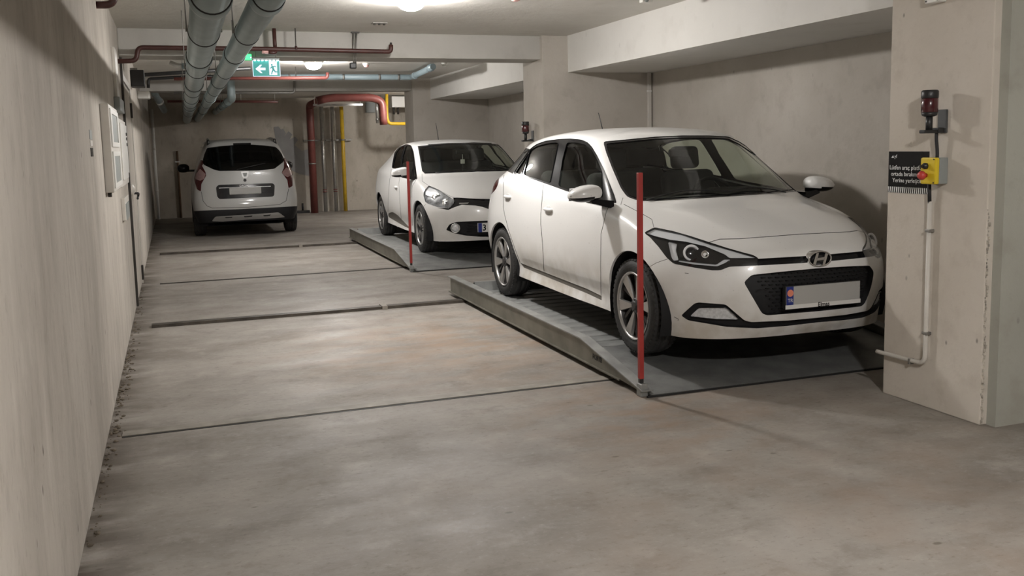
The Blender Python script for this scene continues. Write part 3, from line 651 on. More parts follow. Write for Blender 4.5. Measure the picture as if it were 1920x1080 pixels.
obj('stub', MB().cyl((p.x, 21.6, 0.06), (p.x, 21.6, 0.22), 0.022, seg=10), M['black'], o)
p = PY(333, 300, 21.78); o = thing('wall_stain_pipe', (p.x, 21.77, 0.2), 'thin rusty pipe up the end wall beside the white corner tube', 'pipe')
b = PY(337, 388, 21.78)
obj('pipe', MB().cyl((p.x, 21.77, 0.0), (p.x, 21.77, PY(331, 283, 21.78).z), 0.022, seg=8), pm('rust', (0.14, 0.085, 0.05), 0.9, var=0.3), o)
obj('clip', MB().box((p.x-0.05, 21.75, 1.22), (p.x+0.05, 21.80, 1.24)), M['galv'], o)

# ---------------------------------------------------------------- exit sign and green indicator
Ys = 9.32
a, b = PY(474, 113, Ys), PY(525, 142.5, Ys)
sg = thing('exit_sign', ((a.x+b.x)/2, Ys, b.z), 'lit green emergency exit sign with white arrow and running figure', 'sign')
obj('panel', MB().box((a.x, Ys, b.z), (b.x, Ys+0.012, a.z), 0.002), M['signgreen'], sg)
obj('housing', MB().box((a.x-0.004, Ys-0.012, a.z-0.002), (b.x+0.004, Ys+0.03, a.z+0.022), 0.004), M['greyplastic'], sg)
ed = MB(); ed.box((a.x-0.005, Ys-0.002, b.z-0.005), (b.x+0.005, Ys+0.014, b.z)); ed.box((a.x-0.005, Ys-0.002, b.z), (a.x, Ys+0.014, a.z)); ed.box((b.x, Ys-0.002, b.z), (b.x+0.005, Ys+0.014, a.z))
obj('clear_edge', ed, M['signwhite'], sg)
for i in range(7):
    x = a.x+(b.x-a.x)*(i+0.5)/7; obj('led', MB().box((x-0.008, Ys-0.016, a.z-0.006), (x+0.008, Ys-0.004, a.z+0.002)), M['led'], sg)
W_, H_ = b.x-a.x, a.z-b.z
EX, EZ = (W_, 0, 0), (0, 0, H_)
obj('arrow', MB().prism([(0.08, 0.45), (0.27, 0.72), (0.34, 0.72), (0.25, 0.53), (0.46, 0.53), (0.46, 0.37), (0.25, 0.37), (0.34, 0.18), (0.27, 0.18)], (0, -1, 0), 0.0005, 0.002, (a.x, Ys, b.z), EX, EZ), M['signwhite'], sg)
obj('figure_panel', MB().prism([(0.60, 0.06), (0.90, 0.06), (0.90, 0.94), (0.60, 0.94)], (0, -1, 0), 0.0005, 0.0015, (a.x, Ys, b.z), EX, EZ), M['signwhite'], sg)
fg = MB()
for pl in ([(0.68, 0.78), (0.73, 0.78), (0.735, 0.68), (0.71, 0.64), (0.68, 0.68)], [(0.69, 0.66), (0.77, 0.64), (0.80, 0.42), (0.73, 0.36), (0.70, 0.50)], [(0.70, 0.63), (0.63, 0.50), (0.645, 0.46), (0.72, 0.56)],
           [(0.76, 0.64), (0.84, 0.66), (0.87, 0.56), (0.84, 0.55), (0.82, 0.60), (0.77, 0.57)], [(0.74, 0.42), (0.80, 0.42), (0.84, 0.30), (0.92, 0.29), (0.92, 0.24), (0.81, 0.23)], [(0.73, 0.42), (0.77, 0.36), (0.72, 0.22), (0.70, 0.10), (0.66, 0.10), (0.68, 0.25)]):
    fg.prism(pl, (0, -1, 0), 0.0016, 0.003, (a.x, Ys, b.z), EX, EZ)
obj('running_figure', fg, M['signgreen'], sg)
for x in (a.x+0.03, b.x-0.03): obj('hanger', MB().cyl((x, Ys+0.01, a.z+0.02), (x, Ys+0.01, ZC), 0.004, seg=6), M['steel'], sg)
a2, b2 = PY(459, 101, 9.40), PY(472, 112, 9.40)
o = thing('green_indicator', ((a2.x+b2.x)/2, 9.42, b2.z), 'small glowing green light box on the first cross beam beside the exit sign', 'light box')
obj('lens', MB().box((a2.x, 9.40, b2.z), (b2.x, 9.44, a2.z), 0.005), M['greenled'], o)
obj('base', MB().box((a2.x-0.004, 9.44, b2.z-0.004), (b2.x+0.004, 9.462, a2.z+0.004)), M['white'], o)
obj('pilot_led', MB().cyl((b2.x-0.008, 9.396, b2.z+0.02), (b2.x-0.008, 9.402, b2.z+0.02), 0.004, seg=8), M['led'], o)

# ---------------------------------------------------------------- column fittings: warning light, control box, notice, conduit
def beacon(x, y, z, label, cable=True):
    """warning light standing off a face at x, looking towards -x; z is the underside of its bracket"""
    o = thing('warning_light', (x, y, z), label, 'warning light', 'warning lights on the columns')
    cx = x-0.085
    obj('wall_plate', MB().box((x-0.012, y-0.04, z), (x, y+0.02, z+0.12), 0.004), M['darkgrey'], o)
    br = MB().box((x-0.13, y-0.022, z), (x, y+0.022, z+0.018), 0.005); br.box((x-0.05, y-0.03, z), (x-0.012, y+0.03, z+0.028), 0.006)
    obj('bracket', br, M['black'], o)
    obj('stem', MB().cyl((cx, y, z+0.018), (cx, y, z+0.09), 0.017, seg=14), M['black'], o)
    obj('foot', MB().lathe((cx, y, z+0.085), (0, 0, 1), [(0, 0.024), (0.006, 0.036), (0.022, 0.040)], 20), M['black'], o)
    obj('red_lens', MB().lathe((cx, y, z+0.107), (0, 0, 1), [(0, 0.039), (0.002, 0.041), (0.068, 0.041), (0.07, 0.039)], 20), M['red'], o)
    obj('cap', MB().lathe((cx, y, z+0.177), (0, 0, 1), [(0, 0.040), (0.004, 0.042), (0.036, 0.042), (0.042, 0.036)], 20), M['black'], o)
    return cx
XF = 3.745
zb = PX(1745, 250, XF-0.08).z
yb = PX(1743, 200, XF-0.085).y
beacon(XF, yb, zb, 'red and black warning light on the column above the yellow control box')
beacon(3.782, 9.72, PX(989, 262, 3.70).z-0.02, 'dark warning light on the cross wall behind the front hatchback')
# control box
A, B_ = PX(1721, 296, XF-0.10), PX(1748, 346, XF-0.10)
cb = thing('control_box', (XF, (A.y+B_.y)/2, B_.z), 'yellow control box with red stop button and key switch on the column', 'control box')
yA, yB, zT, zBt = A.y, B_.y, A.z, B_.z
obj('back_case', MB().box((XF-0.055, yB, zBt), (XF, yA-0.0, zT), 0.004), M['greyplastic'], cb)
fc = obj('front_cover', MB().box((XF-0.082, yB-0.001, zBt-0.001), (XF-0.055, yA+0.001, zT+0.001), 0.008), M['boxyellow'], cb)
ym = (yA+yB)/2+0.012
ks = MB().lathe((XF-0.082, ym, zT-0.042), (-1, 0, 0), [(0, 0.016), (0.012, 0.016), (0.014, 0.012), (0.022, 0.011)], 16)
k_ = obj('key_switch', ks, M['black'], cb); obj('key', MB().box((XF-0.125, ym-0.003, zT-0.050), (XF-0.10, ym+0.003, zT-0.036)), M['darkmetal'], k_)
sb = MB().lathe((XF-0.082, ym, zBt+0.045), (-1, 0, 0), [(0, 0.012), (0.018, 0.012), (0.019, 0.022), (0.030, 0.024), (0.042, 0.017), (0.046, 0.006)], 20)
obj('stop_button', sb, M['redbutton'], cb)
for zz in (zT-0.008, zBt+0.008):
    obj('screw', MB().cyl((XF-0.084, yB+0.012, zz), (XF-0.081, yB+0.012, zz), 0.004, seg=8), M['darkmetal'], cb)
# cable from the light through the box
cbl = MB().tube([(XF-0.035, yb, zb+0.01), (XF-0.035, yb, zb-0.03), (XF-0.028, (yA+yB)/2-0.005, zT+0.03), (XF-0.028, (yA+yB)/2-0.005, zT-0.01)], 0.009, 10, 0.03)
solid('feed_cable', cbl, M['rubber'], 'black cable running from the warning light down into the control box', 'cable')
lowz = PX(1742, 381, XF-0.02).z; yc = PX(1742, 430, XF-0.02).y
cb2 = MB().tube([(XF-0.028, yc, zBt+0.01), (XF-0.022, yc, lowz)], 0.010, 10)
solid('feed_cable', cb2, M['rubber'], 'short black cable between the control box and the grey conduit', 'cable')
# grey conduit down the column
ce = PX(1728, 681, XF-0.02); ce2 = PX(1652, 667, XF-0.02)
o = thing('wall_conduit', (XF, ce.y, ce.z), 'grey plastic conduit bending at the foot of the column under the control box', 'conduit')
obj('pipe', MB().tube([(XF-0.02, yc, lowz+0.01), (XF-0.02, yc, ce.z), (XF-0.02, 4.185, ce.z-0.004), (XF-0.02, 4.215, ce.z-0.004)], 0.012, 12, 0.055), M['offwhite'], o)
for q in (432, 625):
    p = PX(1742, q, XF-0.01); obj('saddle_clip', MB().box((XF-0.034, yc-0.018, p.z-0.008), (XF, yc+0.018, p.z+0.008), 0.003), M['steel'], o)
p = PX(1710, 674, XF-0.01); obj('saddle_clip', MB().box((XF-0.034, p.y-0.008, ce.z-0.022), (XF, p.y+0.008, ce.z+0.010), 0.003), M['steel'], o)
# notice plate
n0, n1 = PX(1661, 284, XF), PX(1741, 346, XF); yl, yr, zt, zb2 = min(n0.y, 4.178), n1.y, n0.z, PX(1700, 351, XF).z
nt_ = thing('notice_plate', (XF, (yl+yr)/2, zb2-0.03), 'black notice plate with white lettering and a striped edge on the column', 'sign')
obj('plate', MB().box((XF-0.003, yr, zb2), (XF, yl, zt)), M['printblack'], nt_)
obj('stripe_base', MB().box((XF-0.003, yr, zb2-0.032), (XF, yl, zb2)), M['printblack'], nt_)
st = MB(); nb_ = 20; wy = (yl-yr)/nb_
for i in range(nb_):
    y0 = yl-i*wy
    st.add([(XF-0.0036, y0, zb2), (XF-0.0036, y0-wy*0.5, zb2), (XF-0.0036, y0-wy*0.95, zb2-0.032), (XF-0.0036, y0-wy*0.45, zb2-0.032)], [(0, 1, 2, 3)])
obj('stripe_print', st, M['printwhite'], nt_)
tx = MB(); h = zt-zb2; yc_ = (yl+yr)/2
for i, (s_, yo) in enumerate((('Lütfen araç platformu', 0.49), ('ortada bırakmayınız.', 0.31), ('Yerine yerleştiriniz', 0.13))):
    t_ = text_mb(s_, 0.0335, (XF-0.0034, yl-0.008-0.012*i, zb2+h*yo), (0, -1, 0), (0, 0, 1), 0.0003); tx.add(t_.v, t_.f)
obj('lettering', tx, M['printwhite'], nt_)
lg = MB().prism([(0.0, 0), (0.020, 0), (0.013, 0.014)], (-1, 0, 0), 0.0032, 0.0038, (XF, yl-0.02, zb2+h*0.82), (0, -1, 0), (0, 0, 1))
t_ = text_mb('yf', 0.026, (XF-0.0034, yl-0.044, zb2+h*0.82), (0, -1, 0), (0, 0, 1), 0.0003); lg.add(t_.v, t_.f)
obj('logo', lg, M['printwhite'], nt_)
# junction box high on the column
p = PX(1733, 8, XF-0.05)
o = thing('column_junction_box', (XF, p.y-0.06, p.z), 'white junction box high on the column above the warning light', 'box')
obj('body', MB().box((XF-0.05, p.y-0.10, p.z), (XF, p.y, p.z+0.10), 0.006), M['white'], o)
for zz, yy in ((p.z+0.012, p.y-0.012), (p.z+0.012, p.y-0.088)): obj('screw', MB().cyl((XF-0.052, yy, zz), (XF-0.05, yy, zz), 0.005, seg=8), M['darkmetal'], o)
# conduit in the corner of the front bay
p = PY(1222, 160, 9.385); o = thing('corner_conduit', (p.x-0.02, 9.37, 0), 'white square conduit up the corner of the front parking bay', 'conduit')
obj('conduit', MB().box((p.x-0.05, 9.37, 0), (p.x-0.012, 9.40, 2.212), 0.003), M['offwhite'], o)
for z in (1.3, 2.0): obj('clip', MB().box((p.x-0.056, 9.366, z), (p.x-0.006, 9.40, z+0.02), 0.002), M['white'], o)
# ---------------------------------------------------------------- car paint, glass and trim
def mat_paint(name, dirt, base=(0.80, 0.795, 0.78)):
    t = NT(name)
    tc = t.n('ShaderNodeTexCoord'); sp = t.n('ShaderNodeSeparateXYZ'); t.l(tc.outputs['Object'], sp.inputs[0])
    n1 = t.n('ShaderNodeTexNoise'); n1.inputs['Scale'].default_value = 4.5; n1.inputs['Detail'].default_value = 6; t.l(tc.outputs['Object'], n1.inputs['Vector'])
    low = t.rng(sp.outputs[2], 0.22, 0.62, 1, 0)
    d = t.math('MULTIPLY', low, t.rng(n1.outputs['Fac'], 0.35, 0.62, 0.06, dirt))
    c = t.mix(d, base, (0.38, 0.33, 0.255))
    n2 = t.n('ShaderNodeTexNoise'); n2.inputs['Scale'].default_value = 60; n2.inputs['Detail'].default_value = 3; t.l(tc.outputs['Object'], n2.inputs['Vector'])
    c = t.mix(t.rng(n2.outputs['Fac'], 0.31, 0.25, 0, 0.35), c, (0.30, 0.27, 0.22))
    t.b.inputs['Coat Weight'].default_value = 0.6; t.b.inputs['Coat Roughness'].default_value = 0.06
    return t.done(c, t.rng(d, 0, 0.7, 0.30, 0.65), 0.5)
def mat_glass(name, tint, refl=1.0):
    m = bpy.data.materials.new(name); m.use_nodes = True; nt = m.node_tree; nt.nodes.clear()
    o = nt.nodes.new('ShaderNodeOutputMaterial'); mx = nt.nodes.new('ShaderNodeMixShader'); tr = nt.nodes.new('ShaderNodeBsdfTransparent'); gl = nt.nodes.new('ShaderNodeBsdfGlossy'); fr = nt.nodes.new('ShaderNodeMapRange'); lw = nt.nodes.new('ShaderNodeLayerWeight'); pw = nt.nodes.new('ShaderNodeMath')
    lw.inputs['Blend'].default_value = 0.5; pw.operation = 'POWER'; pw.inputs[1].default_value = 5.0; fr.inputs['To Min'].default_value = 0.04; fr.inputs['To Max'].default_value = 1.0
    nt.links.new(lw.outputs['Facing'], pw.inputs[0]); nt.links.new(pw.outputs[0], fr.inputs['Value'])
    tr.inputs['Color'].default_value = (*tint, 1); gl.inputs['Roughness'].default_value = 0.03; gl.inputs['Color'].default_value = (refl, refl, refl, 1)
    nt.links.new(fr.outputs[0], mx.inputs[0]); nt.links.new(tr.outputs[0], mx.inputs[1]); nt.links.new(gl.outputs[0], mx.inputs[2]); nt.links.new(mx.outputs[0], o.inputs[0])
    return m
M['paint'] = mat_paint('white_car_paint', 0.75)
M['paint2'] = mat_paint('white_car_paint_clean', 0.30)
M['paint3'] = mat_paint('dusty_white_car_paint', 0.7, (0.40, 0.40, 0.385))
M['glass'] = mat_glass('tinted_car_glass', (0.78, 0.83, 0.77))
M['privacy'] = mat_glass('dark_car_glass', (0.10, 0.11, 0.11))
M['clear'] = mat_glass('clear_lens', (0.92, 0.93, 0.94))
M['gap'] = pm('shut_line', (0.06, 0.058, 0.055), 0.8)
M['trim'] = pm('satin_black_trim', (0.010, 0.010, 0.011), 0.14, spec=0.3)
M['gloss'] = pm('gloss_black_trim', (0.012, 0.012, 0.014), 0.12, coat=0.6)
M['texblack'] = pm('moulded_black', (0.012, 0.012, 0.013), 0.6, spec=0.3)
M['greytrim'] = pm('grey_moulding', (0.11, 0.10, 0.085), 0.6)
M['chrome'] = pm('chrome', (0.75, 0.75, 0.75), 0.12, metal=1.0)
M['satin'] = pm('satin_chrome', (0.60, 0.60, 0.59), 0.3, metal=0.9)
M['reflector'] = pm('lamp_reflector', (0.30, 0.305, 0.31), 0.2, metal=0.1, var=0.6, vscale=16)
M['silverlens'] = pm('lamp_silver', (0.62, 0.63, 0.64), 0.3, metal=0.15, var=0.2, vscale=60)
M['lampwhite'] = pm('lamp_white_guide', (0.82, 0.83, 0.84), 0.25)
M['recess'] = pm('handle_shadow_paint', (0.50, 0.49, 0.47), 0.35, coat=0.4)
M['taillens'] = pm('tail_lens', (0.05, 0.005, 0.006), 0.15, coat=0.3)
M['tailclear'] = pm('tail_clear', (0.25, 0.155, 0.15), 0.2, coat=0.6, var=0.15, vscale=50)
M['cloth'] = pm('dark_seat_cloth', (0.018, 0.018, 0.019), 0.9, var=0.2, vscale=30)
M['lining'] = pm('dark_lining', (0.02, 0.02, 0.02), 0.85, spec=0.2)
M['headliner'] = pm('grey_headliner', (0.09, 0.087, 0.08), 0.9)
M['tyre'] = pm('tyre_rubber', (0.024, 0.023, 0.022), 0.7, var=0.25, vscale=18, bump=0.3, bscale=90)
M['tread_rubber'] = M['tyre']
M['alloy'] = pm('alloy_silver', (0.42, 0.41, 0.395), 0.32, metal=0.7, var=0.08, vscale=14)
M['alloydark'] = pm('alloy_dark', (0.045, 0.043, 0.042), 0.45, metal=0.4)
M['plate'] = pm('number_plate_blank', (0.40, 0.395, 0.375), 0.5)
M['platewhite'] = pm('plate_frame_white', (0.70, 0.69, 0.66), 0.45)
M['plateblue'] = pm('plate_blue', (0.015, 0.03, 0.20), 0.4)
M['plateorange'] = pm('plate_orange', (0.75, 0.25, 0.16), 0.5)

# ---------------------------------------------------------------- lofted body shells
def _herm(P, n, g0, g1):
    """interpolate a grid along axis 0 through its points (non-uniform Catmull-Rom), n steps per span"""
    Q = np.concatenate([g0[None], P, g1[None]], 0)
    d = np.sqrt(np.maximum(np.linalg.norm(np.diff(Q, axis=0), axis=2), 1e-5)); d = np.maximum(d, 0.02)
    out = []
    for i in range(1, len(Q)-2):
        a, b, c = d[i-1][:, None], d[i][:, None], d[i+1][:, None]
        p0, p1, p2, p3 = Q[i-1], Q[i], Q[i+1], Q[i+2]
        m1 = ((p1-p0)/a*b+(p2-p1)/b*a)/(a+b)*b
        m2 = ((p2-p1)/b*c+(p3-p2)/c*b)/(b+c)*b
        for k in range(n):
            t = k/n; out.append((2*t**3-3*t**2+1)*p1+(t**3-2*t**2+t)*m1+(-2*t**3+3*t**2)*p2+(t**3-t**2)*m2)
    out.append(Q[-2]); return np.array(out)
FLIP = np.array([-1.0, 1, 1])
def loft(rows, nr, nc, relax=3):
    """rows: control rows (half body, t >= 0), each a list of (t, s, z) from nose centre to tail centre"""
    P = np.array(rows, float)
    g0 = 2*P[0]-P[1]; g1 = P[-2]*FLIP
    F = _herm(P, nr, g0, g1)
    F = np.swapaxes(F, 0, 1)
    F = _herm(F, nc, F[1]*FLIP, F[-2]*FLIP)
    F = np.swapaxes(F, 0, 1)
    for _ in range(relax):
        G = np.concatenate([F[:, 1:2]*FLIP, F, F[:, -2:-1]*FLIP], 1)
        G = np.concatenate([2*G[:1]-G[1:2], G, (G[-2:-1]*FLIP)], 0)
        A = (G[:-2, 1:-1]+G[2:, 1:-1]+G[1:-1, :-2]+G[1:-1, 2:])/4
        N = F*0.5+A*0.5; N[0] = F[0]*0.5+(G[1, :-2]+G[1, 2:])*0.25; F = N
        F[:, 0, 0] = 0; F[:, -1, 0] = 0; F[-1, :, 0] = 0
    return F
def inpoly(x, y, P):
    r = False; n = len(P); j = n-1
    for i in range(n):
        if (P[i][1] > y) != (P[j][1] > y) and x < (P[j][0]-P[i][0])*(y-P[i][1])/(P[j][1]-P[i][1])+P[i][0]: r = not r
        j = i
    return r
def shrink(P, d):
    """move every edge of a pixel polygon inwards by d"""
    n = len(P); ar = sum(P[i][0]*P[(i+1) % n][1]-P[(i+1) % n][0]*P[i][1] for i in range(n)); sg = 1 if ar > 0 else -1
    out = []
    for i in range(n):
        a, b, c = Vector(P[i-1]), Vector(P[i]), Vector(P[(i+1) % n])
        e1, e2 = (b-a).normalized(), (c-b).normalized()
        n1, n2 = Vector((-e1.y, e1.x))*sg, Vector((-e2.y, e2.x))*sg
        m = (n1+n2); m = m.normalized() if m.length > 1e-6 else n1
        out.append(tuple(b+m*(d/max(0.35, m.dot(n1)))))
    return out
def rnd(P, dmax=4.0, q=0.3):
    """round the corners of a pixel outline"""
    out = []; n = len(P)
    for i in range(n):
        a, b, c = Vector(P[i-1]), Vector(P[i]), Vector(P[(i+1) % n]); e1, e2 = a-b, c-b
        if e1.angle(e2, 0) > R(168): out.append(tuple(b)); continue
        p1 = b+e1.normalized()*min(dmax, e1.length*q); p2 = b+e2.normalized()*min(dmax, e2.length*q)
        out += [tuple(p1), tuple(p1*0.25+b*0.5+p2*0.25), tuple(p2)]
    return out
def strip(L, w):
    """thin closed polygons along a polyline, one per segment"""
    out = []
    for a, b in zip(L[:-1], L[1:]):
        a, b = Vector(a), Vector(b); e = (b-a).normalized(); n = Vector((-e.y, e.x))*w; a = a-e*w*0.6; b = b+e*w*0.6
        out.append([tuple(a+n), tuple(b+n), tuple(b-n), tuple(a-n)])
    return out

class Body:
    def __init__(s, root_loc, heading, rows, nr, nc, relax=3):
        s.Mw = Matrix.Translation(root_loc) @ Matrix.Rotation(heading, 4, 'Z'); s.Mi = s.Mw.inverted()
        s.cl = s.Mi @ CAM; s.R3 = s.Mi.to_3x3()
        s.rg, s.up, s.fw = s.R3 @ RGT, s.R3 @ UPV, s.R3 @ FWD
        F = loft(rows, nr, nc, relax); a, b, _ = F.shape; s.F = F
        bm = bmesh.new(); vs_ = [[None]*b, [None]*b]; grid = {}
        for sd in (1, -1):
            for i in range(a):
                for j in range(b): grid[sd, i, j] = bm.verts.new((F[i, j, 0]*sd, F[i, j, 1], F[i, j, 2]))
        for sd in (1, -1):
            for i in range(a-1):
                for j in range(b-1):
                    q = [grid[sd, i, j], grid[sd, i, j+1], grid[sd, i+1, j+1], grid[sd, i+1, j]]
                    bm.faces.new(q if sd == 1 else q[::-1])
        bmesh.ops.remove_doubles(bm, verts=bm.verts[:], dist=2e-5)
        bmesh.ops.dissolve_degenerate(bm, dist=1e-5, edges=bm.edges[:])
        for f in bm.faces: f.smooth = True
        # normals outwards
        bm.normal_update()
        tot = sum(f.normal.dot(f.calc_center_median()-Vector((0, 2.0, 0.7)))*f.calc_area() for f in bm.faces)
        if tot < 0: bmesh.ops.reverse_faces(bm, faces=bm.faces[:]); bm.normal_update()
        s.bm = bm; s.lab = bm.faces.layers.int.new('lab'); s.names = {0: 'paint'}
        s.bvh = BVHTree.FromBMesh(bm)
    def ray(s, p): return s.rg*((p[0]-CPX)/CF)-s.up*((p[1]-CPY)/CF)+s.fw
    def hit(s, px, py):
        h = s.bvh.ray_cast(s.cl, s.ray((px, py)).normalized())
        return h[0], h[1]
    def prj(s, c):
        d = c-s.cl; z = d.dot(s.fw); z = z if abs(z) > 1e-4 else 1e-4
        return CPX+CF*d.dot(s.rg)/z, CPY-CF*d.dot(s.up)/z
    def cut(s, poly, name, mode='px', mirror=True, only=None, pad=None, cond=None):
        """knife a polygon through the shell and label what lies inside; modes: px (seen from the camera), side (s, z), front (t, z)"""
        k = next((i for i, n in s.names.items() if n == name), None)
        if k is None: k = len(s.names); s.names[k] = name
        for mir in ((False, True) if mirror else (False,)):
            fl = Vector((-1, 1, 1)) if mir else Vector((1, 1, 1))
            def P2(c):
                c = Vector((c.x*fl.x, c.y, c.z))
                if mode == 'px': return s.prj(c)
                if mode == 'side': return c.y, c.z
                return c.x, c.z
            def facing(f, c):
                if mode == 'px':
                    v = s.cl-Vector((c.x*fl.x, c.y, c.z)); return f.normal.x*fl.x*v.x+f.normal.y*v.y+f.normal.z*v.z > 0
                if mode == 'side': return c.x*fl.x < -0.3
                return f.normal.y < 0.3 and c.y < 1.0 if mode == 'front' else f.normal.y > -0.3 and c.y > 2.0
            xs, ys = [p[0] for p in poly], [p[1] for p in poly]
            mg = pad if pad is not None else (14.0 if mode == 'px' else 0.10)
            x0, x1, y0, y1 = min(xs)-mg, max(xs)+mg, min(ys)-mg, max(ys)+mg
            cand = []
            for f in s.bm.faces:
                c = f.calc_center_median()
                if cond and not cond(Vector((c.x*fl.x, c.y, c.z))): continue
                if not facing(f, c): continue
                q = P2(c)
                if x0 < q[0] < x1 and y0 < q[1] < y1: cand.append(f)
            cand = set(cand)
            for i in range(len(poly)):
                a, b = poly[i], poly[(i+1) % len(poly)]
                if mode == 'px':
                    ra, rb = s.ray(a), s.ray(b); no = ra.cross(rb); co = s.cl.copy()
                elif mode == 'side': no = Vector((0, b[1]-a[1], -(b[0]-a[0]))); co = Vector((0, a[0], a[1]))
                else: no = Vector((b[1]-a[1], 0, -(b[0]-a[0]))); co = Vector((a[0], 0, a[1]))
                if no.length < 1e-9: continue
                no.normalize(); no = Vector((no.x*fl.x, no.y, no.z)); co = Vector((co.x*fl.x, co.y, co.z))
                ex0, ex1, ey0, ey1 = min(a[0], b[0])-mg*0.02, max(a[0], b[0])+mg*0.02, min(a[1], b[1])-mg*0.02, max(a[1], b[1])+mg*0.02
                sub = []
                for f in cand:
                    if not f.is_valid: continue
                    ds = [(v.co-co).dot(no) for v in f.verts]
                    if min(ds) > -1e-6 or max(ds) < 1e-6: continue
                    pr = [P2(v.co) for v in f.verts]
                    if max(p[0] for p in pr) < ex0 or min(p[0] for p in pr) > ex1 or max(p[1] for p in pr) < ey0 or min(p[1] for p in pr) > ey1: continue
                    sub.append(f)
                if not sub: continue
                g = set(sub)
                for f in sub: g.update(f.edges); g.update(f.verts)
                r = bmesh.ops.bisect_plane(s.bm, geom=list(g), dist=1e-6, plane_co=co, plane_no=no)
                cand = {f for f in cand if f.is_valid} | {e for e in r['geom'] if isinstance(e, bmesh.types.BMFace)}
            for f in cand:
                if not f.is_valid: continue
                q = P2(f.calc_center_median())
                if inpoly(q[0], q[1], poly) and (only is None or s.names[f[s.lab]] in only): f[s.lab] = k
    def gaps(s, L, w=0.75, mirror=True, only=('paint',), cond=None):
        for q in strip(L, w): s.cut(q, 'gap', mirror=mirror, only=only, pad=8, cond=cond)
    def finish(s): s.bm.normal_update(); s.nrm = {v: v.normal.copy() for v in s.bm.verts}
    def faces(s, *names):
        ks = {k for k, n in s.names.items() if n in names}; return [f for f in s.bm.faces if f[s.lab] in ks]
    def islands(s, fs):
        left = set(fs); out = []
        while left:
            st = [left.pop()]; isl = []
            while st:
                f = st.pop(); isl.append(f)
                for e in f.edges:
                    for g in e.link_faces:
                        if g in left: left.discard(g); st.append(g)
            out.append(isl)
        return out
    def part(s, fs, name, mat, parent, off=0.0, skirt=0.0, lift=None):
        """turn faces into a mesh part; off moves it along the surface normal, skirt adds a wall from the border inwards"""
        if not fs: return None
        idx = {}; vs_ = []; ns = []; out = []
        for f in fs:
            q = []
            for v in f.verts:
                if v not in idx:
                    idx[v] = len(vs_); n = s.nrm.get(v, v.normal); vs_.append(tuple(v.co+n*off)); ns.append(tuple(n))
                q.append(idx[v])
            out.append(q)
        fset = set(fs); sm = [True]*len(out)
        if skirt != 0:
            for f in fs:
                for l in f.loops:
                    if sum(1 for g in l.edge.link_faces if g in fset) == 1:
                        a, b = l.vert, l.link_loop_next.vert; na, nb = s.nrm.get(a, a.normal), s.nrm.get(b, b.normal)
                        o = len(vs_); vs_ += [tuple(a.co+na*off), tuple(b.co+nb*off), tuple(b.co+nb*(off+skirt)), tuple(a.co+na*(off+skirt))]
                        ns += [tuple(na), tuple(nb), tuple(nb), tuple(na)]
                        out.append([o+1, o, o+3, o+2]); sm.append(False)
        me = bpy.data.meshes.new(name); me.from_pydata(vs_, [], out); me.update()
        me.polygons.foreach_set('use_smooth', sm)
        if skirt == 0: me.normals_split_custom_set_from_vertices(ns)
        me.materials.append(mat)
        o = bpy.data.objects.new(name, me); COL.objects.link(o); o.parent = parent
        return o

